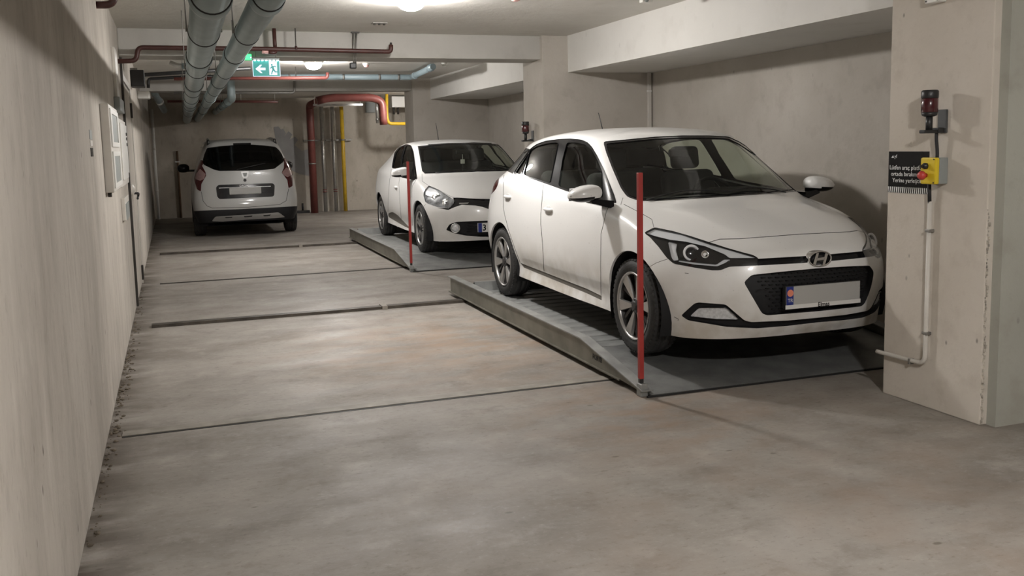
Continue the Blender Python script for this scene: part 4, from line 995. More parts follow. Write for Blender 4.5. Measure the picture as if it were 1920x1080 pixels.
# ---------------------------------------------------------------- shared car parts (built in car space: t right, s back, z up)
def part(name, mb, mat, parent): return obj(name, mb, M[mat] if isinstance(mat, str) else mat, parent, True)
_wheelcache = {}
def wheel(parent, t, s_, z, r, style, steer=0.0):
    """style: n spokes, kind; wheel face looks away from the centre line"""
    sg = -1 if t < 0 else 1
    ro = bpy.data.objects.new('wheel', None); COL.objects.link(ro)
    n, kind, rim = style; key = (r, n, kind, rim)
    if key not in _wheelcache:
        w2 = 0.098
        ty = MB(); pr = [(-w2+0.012, rim*0.98), (-w2, rim+0.02), (-w2-0.004, (rim+r)/2), (-w2+0.006, r-0.026), (-w2+0.022, r-0.006), (-0.055, r), (-0.050, r-0.007), (-0.044, r-0.007), (-0.040, r+0.001), (-0.008, r+0.002), (-0.004, r-0.006), (0.004, r-0.006), (0.008, r+0.002), (0.040, r+0.001), (0.044, r-0.007), (0.050, r-0.007), (0.055, r), (w2-0.022, r-0.006), (w2-0.006, r-0.026), (w2+0.004, (rim+r)/2), (w2, rim+0.02), (w2-0.012, rim*0.98)]
        ty.lathe((0, 0, 0), (1, 0, 0), pr, 64, cap=False)
        tb = MB()
        for i in range(52):                                  # tread blocks on both shoulders
            a0 = 2*math.pi*i/52; a1 = a0+2*math.pi/52*0.62
            for x0, x1 in ((-0.088, -0.053), (0.053, 0.088)):
                pts = []
                for rr in (r-0.012, r+0.0008):
                    for x in (x0, x1):
                        for a in (a0, a1):
                            rx = rr-(0.010 if abs(x) > 0.08 else 0.0); pts.append((x, rx*math.cos(a), rx*math.sin(a)))
                tb.add(pts, [(0, 1, 3, 2), (4, 6, 7, 5), (0, 4, 5, 1), (2, 3, 7, 6), (0, 2, 6, 4), (1, 5, 7, 3)])
        ba = MB().lathe((0, 0, 0), (1, 0, 0), [(0.078, rim*0.945), (0.092, rim*0.955), (0.097, rim*1.0), (0.092, rim*1.015), (0.084, rim*0.99)], 48, cap=False)
        bl = MB().lathe((0, 0, 0), (1, 0, 0), [(0.079, rim*0.945), (0.03, rim*0.90), (-0.08, rim*0.90), (-0.085, rim*0.98)], 48, cap=False)
        bk = MB().lathe((0, 0, 0), (1, 0, 0), [(0.0, rim*0.90), (0.001, 0.02)], 32, cap=False); bk.lathe((0, 0, 0), (1, 0, 0), [(0.005, rim*0.62), (0.018, rim*0.62), (0.019, 0.03)], 32, cap=False)
        sps = []; sds = []
        for i in range(n):
            sp = MB(); sd = MB(); sps.append(sp); sds.append(sd)
            a = 2*math.pi*i/n+0.12; ca, sa = math.cos(a), math.sin(a)
            def P(x, rr, off): return (x, rr*ca-off*sa, rr*sa+off*ca)
            def spoke(mb, r0, r1, h0, h1, x0, x1, dep, sk0=0.0, sk1=0.0):
                mb.hexa([P(x0-dep, r0, -h0+sk0), P(x0-dep, r0, h0+sk0), P(x1-dep, r1, h1+sk1), P(x1-dep, r1, -h1+sk1), P(x0, r0, -h0*0.85+sk0), P(x0, r0, h0*0.85+sk0), P(x1, r1, h1*0.9+sk1), P(x1, r1, -h1*0.9+sk1)])
            if kind == 'wedge':
                spoke(sp, 0.045, rim*0.97, 0.011, 0.043, 0.074, 0.088, 0.02)
                spoke(sd, 0.045, rim*0.96, 0.013, 0.016, 0.066, 0.070, 0.03, 0.0, rim*math.pi/n*0.93)
            elif kind == 'twin':
                for q in (-1, 1): spoke(sp, 0.045, rim*0.97, 0.011, 0.013, 0.074, 0.086, 0.025, q*0.012, q*0.032)
            else:
                spoke(sp, 0.045, rim*0.97, 0.022, 0.030, 0.076, 0.086, 0.03)
        hb = MB().lathe((0, 0, 0), (1, 0, 0), [(0.03, 0.055), (0.070, 0.052), (0.078, 0.046), (0.080, 0.030), (0.084, 0.028), (0.086, 0.02)], 24)
        nu = MB()
        for i in range(5): a = 2*math.pi*i/5+0.3; nu.cyl((0.06, 0.040*math.cos(a), 0.040*math.sin(a)), (0.082, 0.040*math.cos(a), 0.040*math.sin(a)), 0.007, seg=6)
        L = [('tyre', ty, 'tyre'), ('tread_blocks', tb, 'tyre'), ('rim', ba, 'alloy'), ('rim_barrel', bl, 'alloydark'), ('brake_disc', bk, 'alloydark'), ('hub', hb, 'alloydark'), ('wheel_nuts', nu, 'alloydark')]
        L += [('spoke', q, 'alloy') for q in sps]+[('dark_spoke', q, 'alloydark') for q in sds if q.v]
        res = []
        for nm, mb, mt in L:
            me = mb.mesh(nm); me.materials.append(M[mt]); res.append((nm, me))
        _wheelcache[key] = res
    bpy.data.objects.remove(ro)
    first = None
    Mx = Matrix.Translation((t-sg*0.0, s_, z)) @ Matrix.Rotation(steer, 4, 'Z') @ (Matrix.Rotation(math.pi, 4, 'Z') if sg < 0 else Matrix.Identity(4))
    for nm, me in _wheelcache[key]:
        o = bpy.data.objects.new(nm if first else 'wheel', me); COL.objects.link(o)
        if first is None: o.parent = parent; o.matrix_local = Mx; first = o
        else: o.parent = first
        if nm in ('tread_blocks', 'wheel_nuts'): o['kind'] = 'stuff'
    return first
def arch_liner(parent, t, s_, z, r):
    sg = -1 if t < 0 else 1; mb = MB(); n = 20; a, b = 0.52*sg, 0.838*sg
    ra = [(a, s_+r*math.cos(math.pi*(i/n*1.24-0.12)), z+r*math.sin(math.pi*(i/n*1.24-0.12))) for i in range(n+1)]
    rb = [(b, y, q) for _, y, q in ra]
    mb.ring([ra, rb], closed=False, cap=False); o = len(mb.v); mb.v += ra; mb.f.append(tuple(range(o, o+n+1))); mb.sm.append(False)
    part('wheel_arch_liner', mb, 'texblack', parent)
def ellipsoid(c, rx, ry, rz, nu=20, nv=12, p=2.0, q=2.0):
    mb = MB(); rings = []
    def sg(v, e): return math.copysign(abs(v)**(2/e), v)
    for i in range(nv+1):
        th = math.pi*(i/nv-0.5)
        rings.append([(c[0]+rx*sg(math.cos(th), q)*sg(math.cos(2*math.pi*j/nu), p), c[1]+ry*sg(math.cos(th), q)*sg(math.sin(2*math.pi*j/nu), p), c[2]+rz*sg(math.sin(th), q)) for j in range(nu)])
    return mb.ring(rings)
def rbox(c, d, bev=0.03, rot=0.0):
    """soft cushion-like block, rot tips it about the lateral axis"""
    bm = bmesh.new(); bmesh.ops.create_cube(bm, size=1)
    for v in bm.verts: v.co = Vector((v.co.x*d[0], v.co.y*d[1], v.co.z*d[2]))
    bmesh.ops.bevel(bm, geom=bm.edges[:], offset=bev, segments=3, profile=0.5, affect='EDGES')
    bmesh.ops.transform(bm, matrix=Matrix.Translation(c) @ Matrix.Rotation(rot, 4, 'X'), verts=bm.verts[:])
    return MB().bm(bm, True)
def interior(parent, s0, half, zf=0.30, zseat=0.56, back=1.0, rows=((1.72, 2), (2.62, 3))):
    """dashboard, wheel and seats between the windscreen base s0 and the tail"""
    part('dashboard', rbox((0, s0+0.30, 0.84), (half*1.85, 0.42, 0.24), 0.06), 'lining', parent)
    part('instrument_hood', rbox((half*0.48, s0+0.42, 0.97), (0.36, 0.22, 0.07), 0.03), 'lining', parent)
    sw = MB(); c = Vector((half*0.48, s0+0.66, 0.90)); ax = Vector((0, -1, 0.45)).normalized(); x = Vector((1, 0, 0)); y = ax.cross(x)
    sw.tube([c+(x*math.cos(2*math.pi*i/24)+y*math.sin(2*math.pi*i/24))*0.18 for i in range(25)], 0.015, 8, cap=False)
    sw.box(c-Vector((0.17, 0.015, 0.02)), c+Vector((0.17, 0.015, 0.02)), 0.01)
    part('steering_wheel', sw, 'lining', parent)
    for s_, n in rows:
        xs = (-half*0.48, half*0.48) if n == 2 else (0,)
        for x_ in xs:
            wd = half*0.66 if n == 2 else half*1.72
            seat = part('seat', rbox((x_, s_, zseat-0.10), (wd, 0.52, 0.20), 0.06), 'cloth', parent)
            part('seat_back', rbox((x_, s_+0.34, zseat+0.24), (wd, 0.16, 0.66), 0.06, R(-16)), 'cloth', seat)
            for hx in ((x_,) if n == 2 else (-half*0.5, half*0.5)):
                part('headrest', rbox((hx, s_+0.46, zseat+0.66), (0.24, 0.10, 0.18), 0.04, R(-10)), 'cloth', seat)
    part('cabin_floor', MB().box((-half*0.95, s0-0.15, zf-0.03), (half*0.95, rows[-1][0]+0.9, zf)), 'lining', parent)
    part('interior_mirror', rbox((0, s0+0.60, 1.265), (0.22, 0.03, 0.06), 0.015), 'lining', parent)
def side_mirror(parent, base, c, d, twist, lower, p=2.6):
    """base: foot on the door; c: housing centre; d: half sizes (t, s, z)"""
    for sg in (-1, 1):
        B_, C_ = (base[0]*sg, base[1], base[2]), (c[0]*sg, c[1], c[2])
        mb = ellipsoid((0, 0, 0), d[0], d[1], d[2], 24, 14, p, p-0.2)
        # flat face towards the driver, fuller towards the front; taper to the foot
        vs_ = []
        for x, y, z in mb.v:
            if y > d[1]*0.35: y = d[1]*0.35
            k = 1.0+0.10*(x/d[0])-0.16*max(0.0, -x/d[0])**2; vs_.append((C_[0]-sg*x, C_[1]+y*k, C_[2]+z*(k if z > 0 else k*0.85)+0.010*(x/d[0])))
        hs = MB(); hs.add(vs_, [f for f in mb.f], True)
        up = MB(); up.v = hs.v; lo = MB(); lo.v = list(hs.v)
        for f in hs.f:
            z = sum(hs.v[i][2] for i in f)/len(f)
            (lo if z < C_[2]-d[2]*lower else up).f.append(f)
        up.sm = [True]*len(up.f); lo.sm = [True]*len(lo.f)
        m_ = part('door_mirror', up, 'paint', parent)
        part('mirror_base', lo, 'trim', m_)
        part('mirror_glass', MB().hexa([(C_[0]-d[0]*0.85, C_[1]+d[1]*0.36, C_[2]-d[2]*0.7), (C_[0]+d[0]*0.85, C_[1]+d[1]*0.36, C_[2]-d[2]*0.7), (C_[0]+d[0]*0.85, C_[1]+d[1]*0.38, C_[2]-d[2]*0.7), (C_[0]-d[0]*0.85, C_[1]+d[1]*0.38, C_[2]-d[2]*0.7), (C_[0]-d[0]*0.8, C_[1]+d[1]*0.36, C_[2]+d[2]*0.7), (C_[0]+d[0]*0.8, C_[1]+d[1]*0.36, C_[2]+d[2]*0.7), (C_[0]+d[0]*0.8, C_[1]+d[1]*0.38, C_[2]+d[2]*0.7), (C_[0]-d[0]*0.8, C_[1]+d[1]*0.38, C_[2]+d[2]*0.7)]), 'chrome', m_)
        ar = MB(); a0 = Vector(B_); a1 = Vector((C_[0]-sg*d[0]*0.25, C_[1], C_[2]-d[2]*0.78))
        ar.hexa([a0+Vector((0, -0.06, -0.035)), a0+Vector((0, 0.07, -0.035)), a1+Vector((0, 0.04, -0.012)), a1+Vector((0, -0.05, -0.012)), a0+Vector((0, -0.06, 0.02)), a0+Vector((0, 0.07, 0.02)), a1+Vector((0, 0.04, 0.02)), a1+Vector((0, -0.05, 0.02))])
        part('mirror_arm', ar, 'trim', m_)
        if twist: part('mirror_indicator', MB().hexa([(C_[0]+sg*d[0]*0.98, C_[1]-d[1]*0.35, C_[2]-d[2]*0.16), (C_[0]-sg*d[0]*0.1, C_[1]-d[1]*1.0, C_[2]-d[2]*0.16), (C_[0]-sg*d[0]*0.1, C_[1]-d[1]*0.9, C_[2]-d[2]*0.16), (C_[0]+sg*d[0]*0.9, C_[1]-d[1]*0.3, C_[2]-d[2]*0.16), (C_[0]+sg*d[0]*0.98, C_[1]-d[1]*0.37, C_[2]-d[2]*0.02), (C_[0]-sg*d[0]*0.1, C_[1]-d[1]*1.02, C_[2]-d[2]*0.05), (C_[0]-sg*d[0]*0.1, C_[1]-d[1]*0.9, C_[2]-d[2]*0.05), (C_[0]+sg*d[0]*0.9, C_[1]-d[1]*0.3, C_[2]-d[2]*0.02)]), 'satin', m_)
def circ(c, r, n=40, a0=0.0, a1=2*math.pi):
    return [(c[0]+r*math.cos(a0+(a1-a0)*i/n), c[1]+r*math.sin(a0+(a1-a0)*i/n)) for i in range(n)]
def shell(B, root, paint, lining=True, zl=0.45):
    """paint shell, dark lining behind it, underbody"""
    fs = B.faces('paint')
    body = B.part(fs, 'body', M[paint], root)
    B.part(B.faces('gap'), 'shut_lines', M['gap'], body, -0.006, 0.006)
    if lining:
        low = [f for f in fs if f.calc_center_median().z > zl and f.calc_center_median().z < 1.3]
        roof = [f for f in fs if f.calc_center_median().z >= 1.3]
        B.part(low, 'inner_lining', M['lining'], body, -0.03); B.part(roof, 'headlining', M['headliner'], body, -0.028)
    F = B.F[0]; mb = MB(); n = len(F)
    ys = np.linspace(F[:, 1].min()+0.02, F[:, 1].max()-0.02, 24)
    pts = []
    for y in ys:
        i = int(np.argmin(np.abs(F[:, 1]-y)+np.where(F[:, 0] < 0.2, 0.3, 0))); pts.append((min(F[i, 0]-0.01, 0.64), y, float(np.interp(y, [F[0, 1], F[-1, 1]], [0.20, 0.24]))))
    mb.add([(x, y, z) for x, y, z in pts]+[(-x, y, z) for x, y, z in pts], [(i, i+1, n2+i+1, n2+i) for n2 in (len(pts),) for i in range(len(pts)-1)])
    part('underbody', mb, 'texblack', body)
    return body
def arch_cut(B, s_, z, r, liner_root, hz):
    """cut the wheel opening and return its rim vertices for a turned-in lip"""
    B.cut(circ((s_, z), r, 48), 'arch', 'side', only=None, pad=0.06)
def arch_lips(B, parent, depth=0.016, mat='paint'):
    fs = B.faces('arch'); fset = set(fs)
    for q in ((-1, 0), (-1, 1), (1, 0), (1, 1)):
        mb = MB()
        for f in fs:
            cc = f.calc_center_median()
            if (cc.x > 0) != (q[0] > 0) or (cc.y > 2.0) != (q[1] > 0): continue
            for l in f.loops:
                if sum(1 for g in l.edge.link_faces if g in fset) == 1 and len(l.edge.link_faces) == 2:
                    a, b = l.vert.co, l.link_loop_next.vert.co; sx = -1 if a.x > 0 else 1; d = Vector((sx*depth, 0, 0))
                    mb.add([a, b, b+d, a+d], [(0, 1, 2, 3)])
        if mb.v: part('arch_lip', mb, mat, parent)
    bmesh.ops.delete(B.bm, geom=fs, context='FACES')
# ================================================================ front hatchback (oval emblem)
def build_front_hatch():
    loc, hd = Vector((3.5665, 4.496, ZP)), R(-0.448)
    rows = [
     # bottom edge
     [(0,.105,.190),(.25,.118,.187),(.45,.165,.182),(.62,.265,.175),(.735,.40,.172),(.79,.56,.18),(.80,.80,.19),(.822,1.2,.212),(.824,1.75,.212),(.824,2.35,.217),(.822,2.95,.222),(.79,3.36,.22),(.775,3.70,.24),(.69,3.88,.25),(.50,3.95,.25),(.28,3.98,.25),(0,3.99,.25)],
     [(0,.048,.270),(.25,.064,.270),(.45,.128,.270),(.62,.245,.270),(.752,.40,.270),(.822,.57,.28),(.843,.80,.28),(.812,1.2,.30),(.810,1.75,.30),(.810,2.35,.305),(.812,2.95,.31),(.843,3.36,.30),(.825,3.70,.34),(.74,3.90,.34),(.53,3.98,.34),(.28,4.01,.34),(0,4.02,.34)],
     [(0,.012,.430),(.25,.030,.430),(.45,.100,.430),(.635,.230,.435),(.775,.395,.44),(.843,.57,.45),(.861,.80,.46),(.853,1.2,.44),(.851,1.75,.44),(.851,2.35,.445),(.853,2.95,.45),(.861,3.36,.47),(.85,3.72,.48),(.765,3.93,.50),(.55,4.0,.50),(.28,4.03,.50),(0,4.035,.50)],
     [(0,.028,.575),(.25,.046,.575),(.45,.118,.578),(.64,.255,.585),(.78,.42,.595),(.848,.59,.605),(.867,.80,.62),(.863,1.2,.61),(.862,1.75,.61),(.862,2.35,.615),(.864,2.95,.63),(.866,3.36,.64),(.85,3.74,.66),(.765,3.94,.68),(.55,4.0,.69),(.28,4.02,.69),(0,4.025,.69)],
     [(0,.078,.690),(.25,.095,.692),(.43,.165,.70),(.61,.33,.72),(.745,.545,.745),(.818,.70,.765),(.842,.87,.785),(.849,1.25,.79),(.852,1.75,.80),(.853,2.35,.815),(.852,2.95,.84),(.845,3.36,.86),(.82,3.74,.88),(.73,3.92,.88),(.53,3.98,.88),(.28,4.0,.88),(0,4.0,.88)],
     [(0,.300,.800),(.25,.310,.800),(.45,.37,.80),(.62,.51,.80),(.735,.71,.82),(.80,.84,.84),(.823,.99,.855),(.831,1.3,.87),(.836,1.75,.895),(.838,2.35,.92),(.835,2.95,.955),(.825,3.34,.98),(.79,3.7,1.0),(.70,3.86,1.0),(.50,3.93,.97),(.28,3.95,.96),(0,3.96,.96)],
     [(0,.680,.903),(.25,.69,.902),(.45,.735,.897),(.60,.84,.887),(.71,.97,.892),(.77,1.06,.90),(.797,1.15,.905),(.812,1.4,.915),(.818,1.8,.945),(.818,2.38,.98),(.810,2.95,1.02),(.797,3.32,1.045),(.755,3.64,1.06),(.66,3.80,1.06),(.48,3.87,1.04),(.27,3.90,1.03),(0,3.91,1.03)],
     [(0,1.02,.974),(.25,1.032,.972),(.45,1.075,.965),(.60,1.125,.955),(.69,1.175,.948),(.748,1.225,.943),(.775,1.30,.943),(.790,1.5,.953),(.797,1.85,.988),(.794,2.4,1.028),(.778,2.95,1.075),(.755,3.28,1.10),(.71,3.56,1.12),(.62,3.70,1.13),(.46,3.78,1.12),(.26,3.81,1.115),(0,3.82,1.115)],
     [(0,1.34,1.190),(.25,1.352,1.187),(.45,1.395,1.177),(.56,1.44,1.165),(.633,1.49,1.157),(.668,1.54,1.158),(.688,1.61,1.163),(.703,1.76,1.173),(.713,2.0,1.195),(.713,2.45,1.22),(.70,2.9,1.24),(.67,3.2,1.25),(.63,3.42,1.255),(.55,3.55,1.26),(.42,3.62,1.26),(.25,3.65,1.26),(0,3.66,1.26)],
     [(0,1.69,1.400),(.25,1.70,1.397),(.42,1.735,1.388),(.50,1.77,1.379),(.552,1.80,1.370),(.580,1.835,1.367),(.596,1.875,1.370),(.610,1.96,1.378),(.620,2.12,1.392),(.622,2.5,1.397),(.61,2.9,1.383),(.59,3.15,1.367),(.56,3.38,1.348),(.51,3.55,1.33),(.40,3.63,1.335),(.24,3.67,1.34),(0,3.69,1.34)],
     [(0,1.79,1.430),(.22,1.80,1.428),(.37,1.825,1.420),(.44,1.85,1.413),(.484,1.88,1.408),(.508,1.91,1.408),(.520,1.95,1.411),(.53,2.02,1.419),(.538,2.17,1.430),(.542,2.5,1.436),(.532,2.88,1.422),(.515,3.12,1.405),(.49,3.33,1.385),(.44,3.5,1.365),(.35,3.58,1.37),(.21,3.62,1.375),(0,3.64,1.375)],
     [(0,2.0,1.458),(0,2.0,1.458),(0,2.02,1.460),(0,2.05,1.462),(0,2.08,1.464),(0,2.1,1.465),(0,2.13,1.466),(0,2.18,1.468),(0,2.28,1.470),(0,2.55,1.471),(0,2.85,1.462),(0,3.05,1.450),(0,3.22,1.436),(0,3.34,1.424),(0,3.42,1.415),(0,3.46,1.41),(0,3.48,1.407)]]
    B = Body(loc, hd, rows, 6, 7, 3); B.rows = rows
    root = thing('hatchback_car', loc, 'white hatchback with oval chrome emblem and dark mesh grille on the front platform', 'car', 'parked cars', hd)
    # --- glass and trim outlines read off the photograph
    ws = [(1131, 265.8), (1168.7, 262.4), (1228, 256.7), (1278.7, 254.4), (1329, 254.4), (1365.8, 256.2), (1386.4, 265.8), (1439, 300.2), (1489.6, 341.4), (1506.7, 357.5), (1466.6, 361.6), (1375, 367.8), (1306, 372.4), (1228, 377), (1205.4, 377), (1191.7, 374.7), (1175.6, 369), (1164, 352.9), (1148, 316.2), (1136.7, 286.5)]
    B.cut(rnd(ws, 5), 'frit', mirror=False); B.cut(rnd(shrink(ws, 4.0), 5), 'windscreen', mirror=False)
    dlo = [(962.5, 325.8), (973.3, 308.3), (995, 278.3), (1006.7, 270), (1023.3, 264.2), (1048.3, 260.8), (1070, 260), (1090, 261.7), (1101.7, 266.7), (1110, 275), (1120, 291.7), (1131.7, 315), (1141.7, 340), (1151.7, 365), (1156.7, 381.7), (1110, 371), (1061.7, 358.3), (1030, 346.7), (998.3, 335.8)]
    B.cut(rnd(dlo, 4), 'window_trim')
    B.cut(rnd([(993.5, 282), (1006.7, 274), (1026.7, 269), (1047, 267.3), (1031, 343), (1010, 336.2), (981.5, 328), (990, 294)], 4), 'side_glass', only=('window_trim',))
    B.cut(rnd([(966, 324.5), (977.5, 307.5), (991, 287), (987, 299), (978.5, 327.3)], 4), 'side_glass', only=('window_trim',))
    B.cut(rnd([(1063, 267.5), (1083, 267.5), (1098, 271.7), (1108, 280), (1118, 298), (1128.5, 322), (1129, 370), (1110, 367), (1063, 354.5), (1047, 349), (1055, 298)], 4), 'side_glass', only=('window_trim',))
    B.cut([(950, 320), (965, 295), (980, 276.7), (993.5, 279.5), (961.5, 326)], 'quarter_trim', only=('paint',))
    hl = [(1207.5, 436.7), (1226.9, 426.5), (1261.5, 433.6), (1294, 442.8), (1328.7, 454), (1363.4, 465.2), (1396, 474.4), (1412.3, 478.4), (1422.5, 484.6), (1422.5, 497.8), (1367.4, 500.2), (1351, 507), (1334.9, 507), (1302.3, 501.9), (1263.5, 494.7), (1250.3, 483.5), (1235, 463.2), (1218.7, 444.8)]
    B.cut(rnd(hl, 4), 'headlight')
    rndH = lambda P: rnd([(1180+x/4.908, 400+y/4.908) for x, y in P], 2.5)
    B.cut(rndH([(148, 182), (230, 140), (480, 192), (730, 280), (1170, 412), (920, 412), (880, 380), (700, 305), (520, 262), (380, 246), (240, 212)]), 'lamp_silver', only=('headlight',))
    B.cut(rndH([(355, 258), (440, 280), (430, 345), (455, 432), (408, 438), (385, 400)]), 'lamp_silver', only=('headlight',))
    B.cut(rndH([(450, 432), (620, 455), (800, 472), (870, 425), (930, 425), (880, 458), (810, 488), (600, 472), (455, 446)]), 'lamp_silver', only=('headlight',))
    B.cut([(1421, 485.2), (1504.4, 480.4), (1541, 477.4), (1541, 490), (1506.4, 493.2), (1420, 498)], 'upper_grille')
    gr = [(1394.6, 529.2), (1409.2, 515.5), (1470, 509), (1541, 502.2), (1541, 583), (1438.3, 591.4), (1428.6, 587.5)]
    B.cut(rnd(gr, 5), 'grille')
    B.cut(rnd([(1276.8, 591.5), (1302, 569), (1310, 567), (1361, 571), (1396, 601), (1409, 604), (1477, 601), (1541, 595), (1541, 603.5), (1477, 611), (1419, 615.7), (1363, 613), (1290, 600.7)], 4), 'intake')
    B.cut(rnd([(1293, 593.6), (1310.4, 577.3), (1361.3, 577.3), (1385.8, 599.7), (1343, 598.6)], 4), 'fog_lamp', only=('intake',))
    B.cut(rnd([(936, 330), (925, 343), (919, 352), (919, 366), (930, 355), (935, 342)], 4), 'tail_lamp')
    B.cut([(975.5, 492.8), (1099.8, 541.2), (1128, 555), (1128, 563), (1099.8, 549.8), (982.5, 502)], 'sill_strip', only=('paint',))
    arch_cut(B, .79, .305, .362, root, 0); arch_cut(B, 3.36, .305, .362, root, 0)
    B.gaps([(1327, 455), (1350, 448.3), (1387, 447.7), (1507, 438.5), (1560, 434.4)], 0.6, cond=lambda c: c.x < 0.001)
    B.gaps([(1169.6, 383), (1195, 396), (1222, 411), (1226, 426)], 0.45)
    B.gaps([(1168, 371), (1164, 384)], 0.4)
    B.gaps([(1251.3, 485.6), (1231, 492.7), (1205, 508)], 0.4)
    B.gaps([(1150, 372), (1137, 396), (1127, 438.5), (1126, 498), (1127, 553.5)], 0.45)
    B.gaps([(1019, 344), (1014, 400), (1014, 421.5), (1017, 455), (1020, 508)], 0.45)
    B.gaps([(945, 328), (943.5, 345), (943.5, 388), (946, 402), (953.5, 431.5), (966, 467.7), (975, 492)], 0.4)
    B.gaps([(978, 277), (982, 287), (993, 281)], 0.4, only=('quarter_trim',))
    B.finish()
    P = B.part
    arch_body = None
    body_faces = B.faces('paint')
    body = shell(B, root, 'paint')
    arch_lips(B, body)
    fr = P(B.faces('frit'), 'screen_border', M['gloss'], root, -0.002, 0.004)
    P(B.faces('windscreen'), 'windscreen', M['glass'], root, -0.003)
    for isl in B.islands(B.faces('window_trim')): P(isl, 'window_surround', M['trim'], root, -0.003, 0.005)
    for isl in B.islands(B.faces('side_glass')): P(isl, 'side_window', M['glass'], root, -0.007)
    for isl in B.islands(B.faces('quarter_trim')): P(isl, 'rear_pillar_trim', M['gloss'], root, -0.001, 0.003)
    for isl in B.islands(B.faces('headlight', 'lamp_silver')):
        h = P([f for f in isl if B.names[f[B.lab]] == 'headlight'], 'headlight', M['gloss'], root, -0.012, 0.014)
        P([f for f in isl if B.names[f[B.lab]] == 'lamp_silver'], 'light_guide', M['lampwhite'], h, -0.007)
        P(isl, 'lens', M['clear'], h, 0.001)
    for isl in B.islands(B.faces('upper_grille')): P(isl, 'grille_slot', M['trim'], root, -0.022, 0.022)
    for isl in B.islands(B.faces('grille')): grille = P(isl, 'grille', M['texblack'], root, -0.030, 0.030)
    for isl in B.islands(B.faces('intake')): P(isl, 'lower_intake', M['texblack'], root, -0.022, 0.022)
    for isl in B.islands(B.faces('fog_lamp')): P(isl, 'fog_lamp', M['silverlens'], root, -0.010, 0.004)
    for isl in B.islands(B.faces('tail_lamp')): P(isl, 'tail_lamp', M['taillens'], root, 0.002, -0.004)
    for isl in B.islands(B.faces('sill_strip')): P(isl, 'sill_strip', M['greytrim'], root, -0.004, 0.004)
    # grille mesh: small dark bars in staggered rows
    gm = MB(); row = 0
    z = 0.315
    while z < 0.575:
        hw = np.interp(z, [0.30, 0.52, 0.575], [0.30, 0.395, 0.37])
        x = -0.42+(0.02 if row % 2 else 0)
        while x < 0.42:
            if abs(x) < hw-0.01:
                sy = B.bvh.ray_cast(Vector((x, -1, z)), Vector((0, 1, 0)))[0]
                if sy: gm.box((x, sy.y+0.018, z), (x+0.024, sy.y+0.032, z+0.005))
            x += 0.040
        z += 0.021; row += 1
    part('grille_mesh', gm, 'texblack', root)['kind'] = 'stuff'
    # projector lamps
    h1, n1 = B.hit(1296, 473); h2, n2 = B.hit(1320, 476); q1 = (h2-h1).normalized()
    for m in (1, -1):
        fx = Vector((m, 1, 1)); mul = lambda v: Vector((v.x*fx.x, v.y, v.z))
        c = mul(h1-n1*0.006); d = mul((n1*0.6+Vector((0, -1, 0))*0.8).normalized())
        rg = part('projector_ring', MB().lathe(c-d*0.006, d, [(0, 0.050), (0.010, 0.050), (0.011, 0.040), (0.002, 0.036)], 28, cap=False), 'lampwhite', root)
        part('projector_lens', MB().lathe(c, d, [(-0.006, 0.037), (0.000, 0.034), (0.005, 0.022), (0.006, 0.006)], 24), 'gloss', rg)
        part('beam_reflector', MB().lathe(mul(h1+(h2-h1)*1.05-n2*0.008), d, [(-0.004, 0.012), (0.006, 0.024), (0.007, 0.020), (-0.001, 0.010)], 20), 'chrome', rg)
    # emblem
    h, n_ = B.hit(1531, 485)
    ys = [B.bvh.ray_cast(Vector((0.085*math.cos(q), -1, h.z+0.05*math.sin(q))), Vector((0, 1, 0)))[0].y for q in np.linspace(0, 6.28, 13)]
    c = Vector((0, min(ys)-0.006, h.z)); N = 40
    def ov(a_, b_, y): return [(c.x+a_*math.cos(2*math.pi*i/N), c.y+y, c.z+b_*math.sin(2*math.pi*i/N)) for i in range(N)]
    em = MB().ring([ov(.084, .050, .05), ov(.084, .050, .004), ov(.081, .047, -.002), ov(.074, .041, -.002), ov(.072, .039, .004), ov(.072, .039, .012)], cap=False)
    e = part('emblem_ring', em, 'chrome', root)
    part('emblem_back', MB().ring([ov(.073, .040, .010), ov(.02, .01, .009)]), 'gloss', e)
    lt = MB()
    for pl in ([(-0.052, -0.026), (-0.034, -0.034), (-0.012, 0.038), (-0.030, 0.035)], [(0.014, -0.038), (0.032, -0.034), (0.052, 0.026), (0.034, 0.034)], [(-0.030, 0.006), (-0.024, -0.008), (0.030, -0.005), (0.026, 0.010)]):
        lt.prism(pl, (0, -1, 0), 0.0, 0.012, (c.x, c.y+0.010, c.z), (1, 0, 0), (0, 0, 1))
    part('emblem_letter', lt, 'chrome', e)
    # number plate and holder
    y0 = B.bvh.ray_cast(Vector((0, -1, 0.45)), Vector((0, 1, 0)))[0].y-0.018; zc = 0.445
    pl = part('plate_holder', MB().box((-0.265, y0, zc-0.074), (0.265, y0+0.03, zc+0.060), 0.003), 'black', root)
    part('number_plate', MB().box((-0.26, y0-0.003, zc-0.052), (0.26, y0, zc+0.056), 0.001), 'plate', pl)
    part('blue_band', MB().box((-0.26, y0-0.004, zc-0.052), (-0.212, y0-0.003, zc+0.056)), 'plateblue', pl)
    part('orange_disc', MB().cyl((-0.234, y0-0.0045, zc+0.018), (-0.234, y0-0.004, zc+0.018), 0.021, seg=20), 'plateorange', pl)
    tm = text_mb('TR', 0.030, (-0.252, y0-0.0045, zc-0.035), (1, 0, 0), (0, 0, 1), 0.0002); part('country_letters', tm, 'platewhite', pl)
    part('frame_strip', MB().box((-0.265, y0-0.004, zc-0.076), (0.265, y0-0.001, zc-0.052)), 'platewhite', pl)
    t1 = text_mb('Elmas', 0.036, (0, y0-0.0046, zc-0.075), (1, 0, 0), (0, 0, 1), 0.0002, 'CENTER', True); part('dealer_lettering', t1, 'printblack', pl)
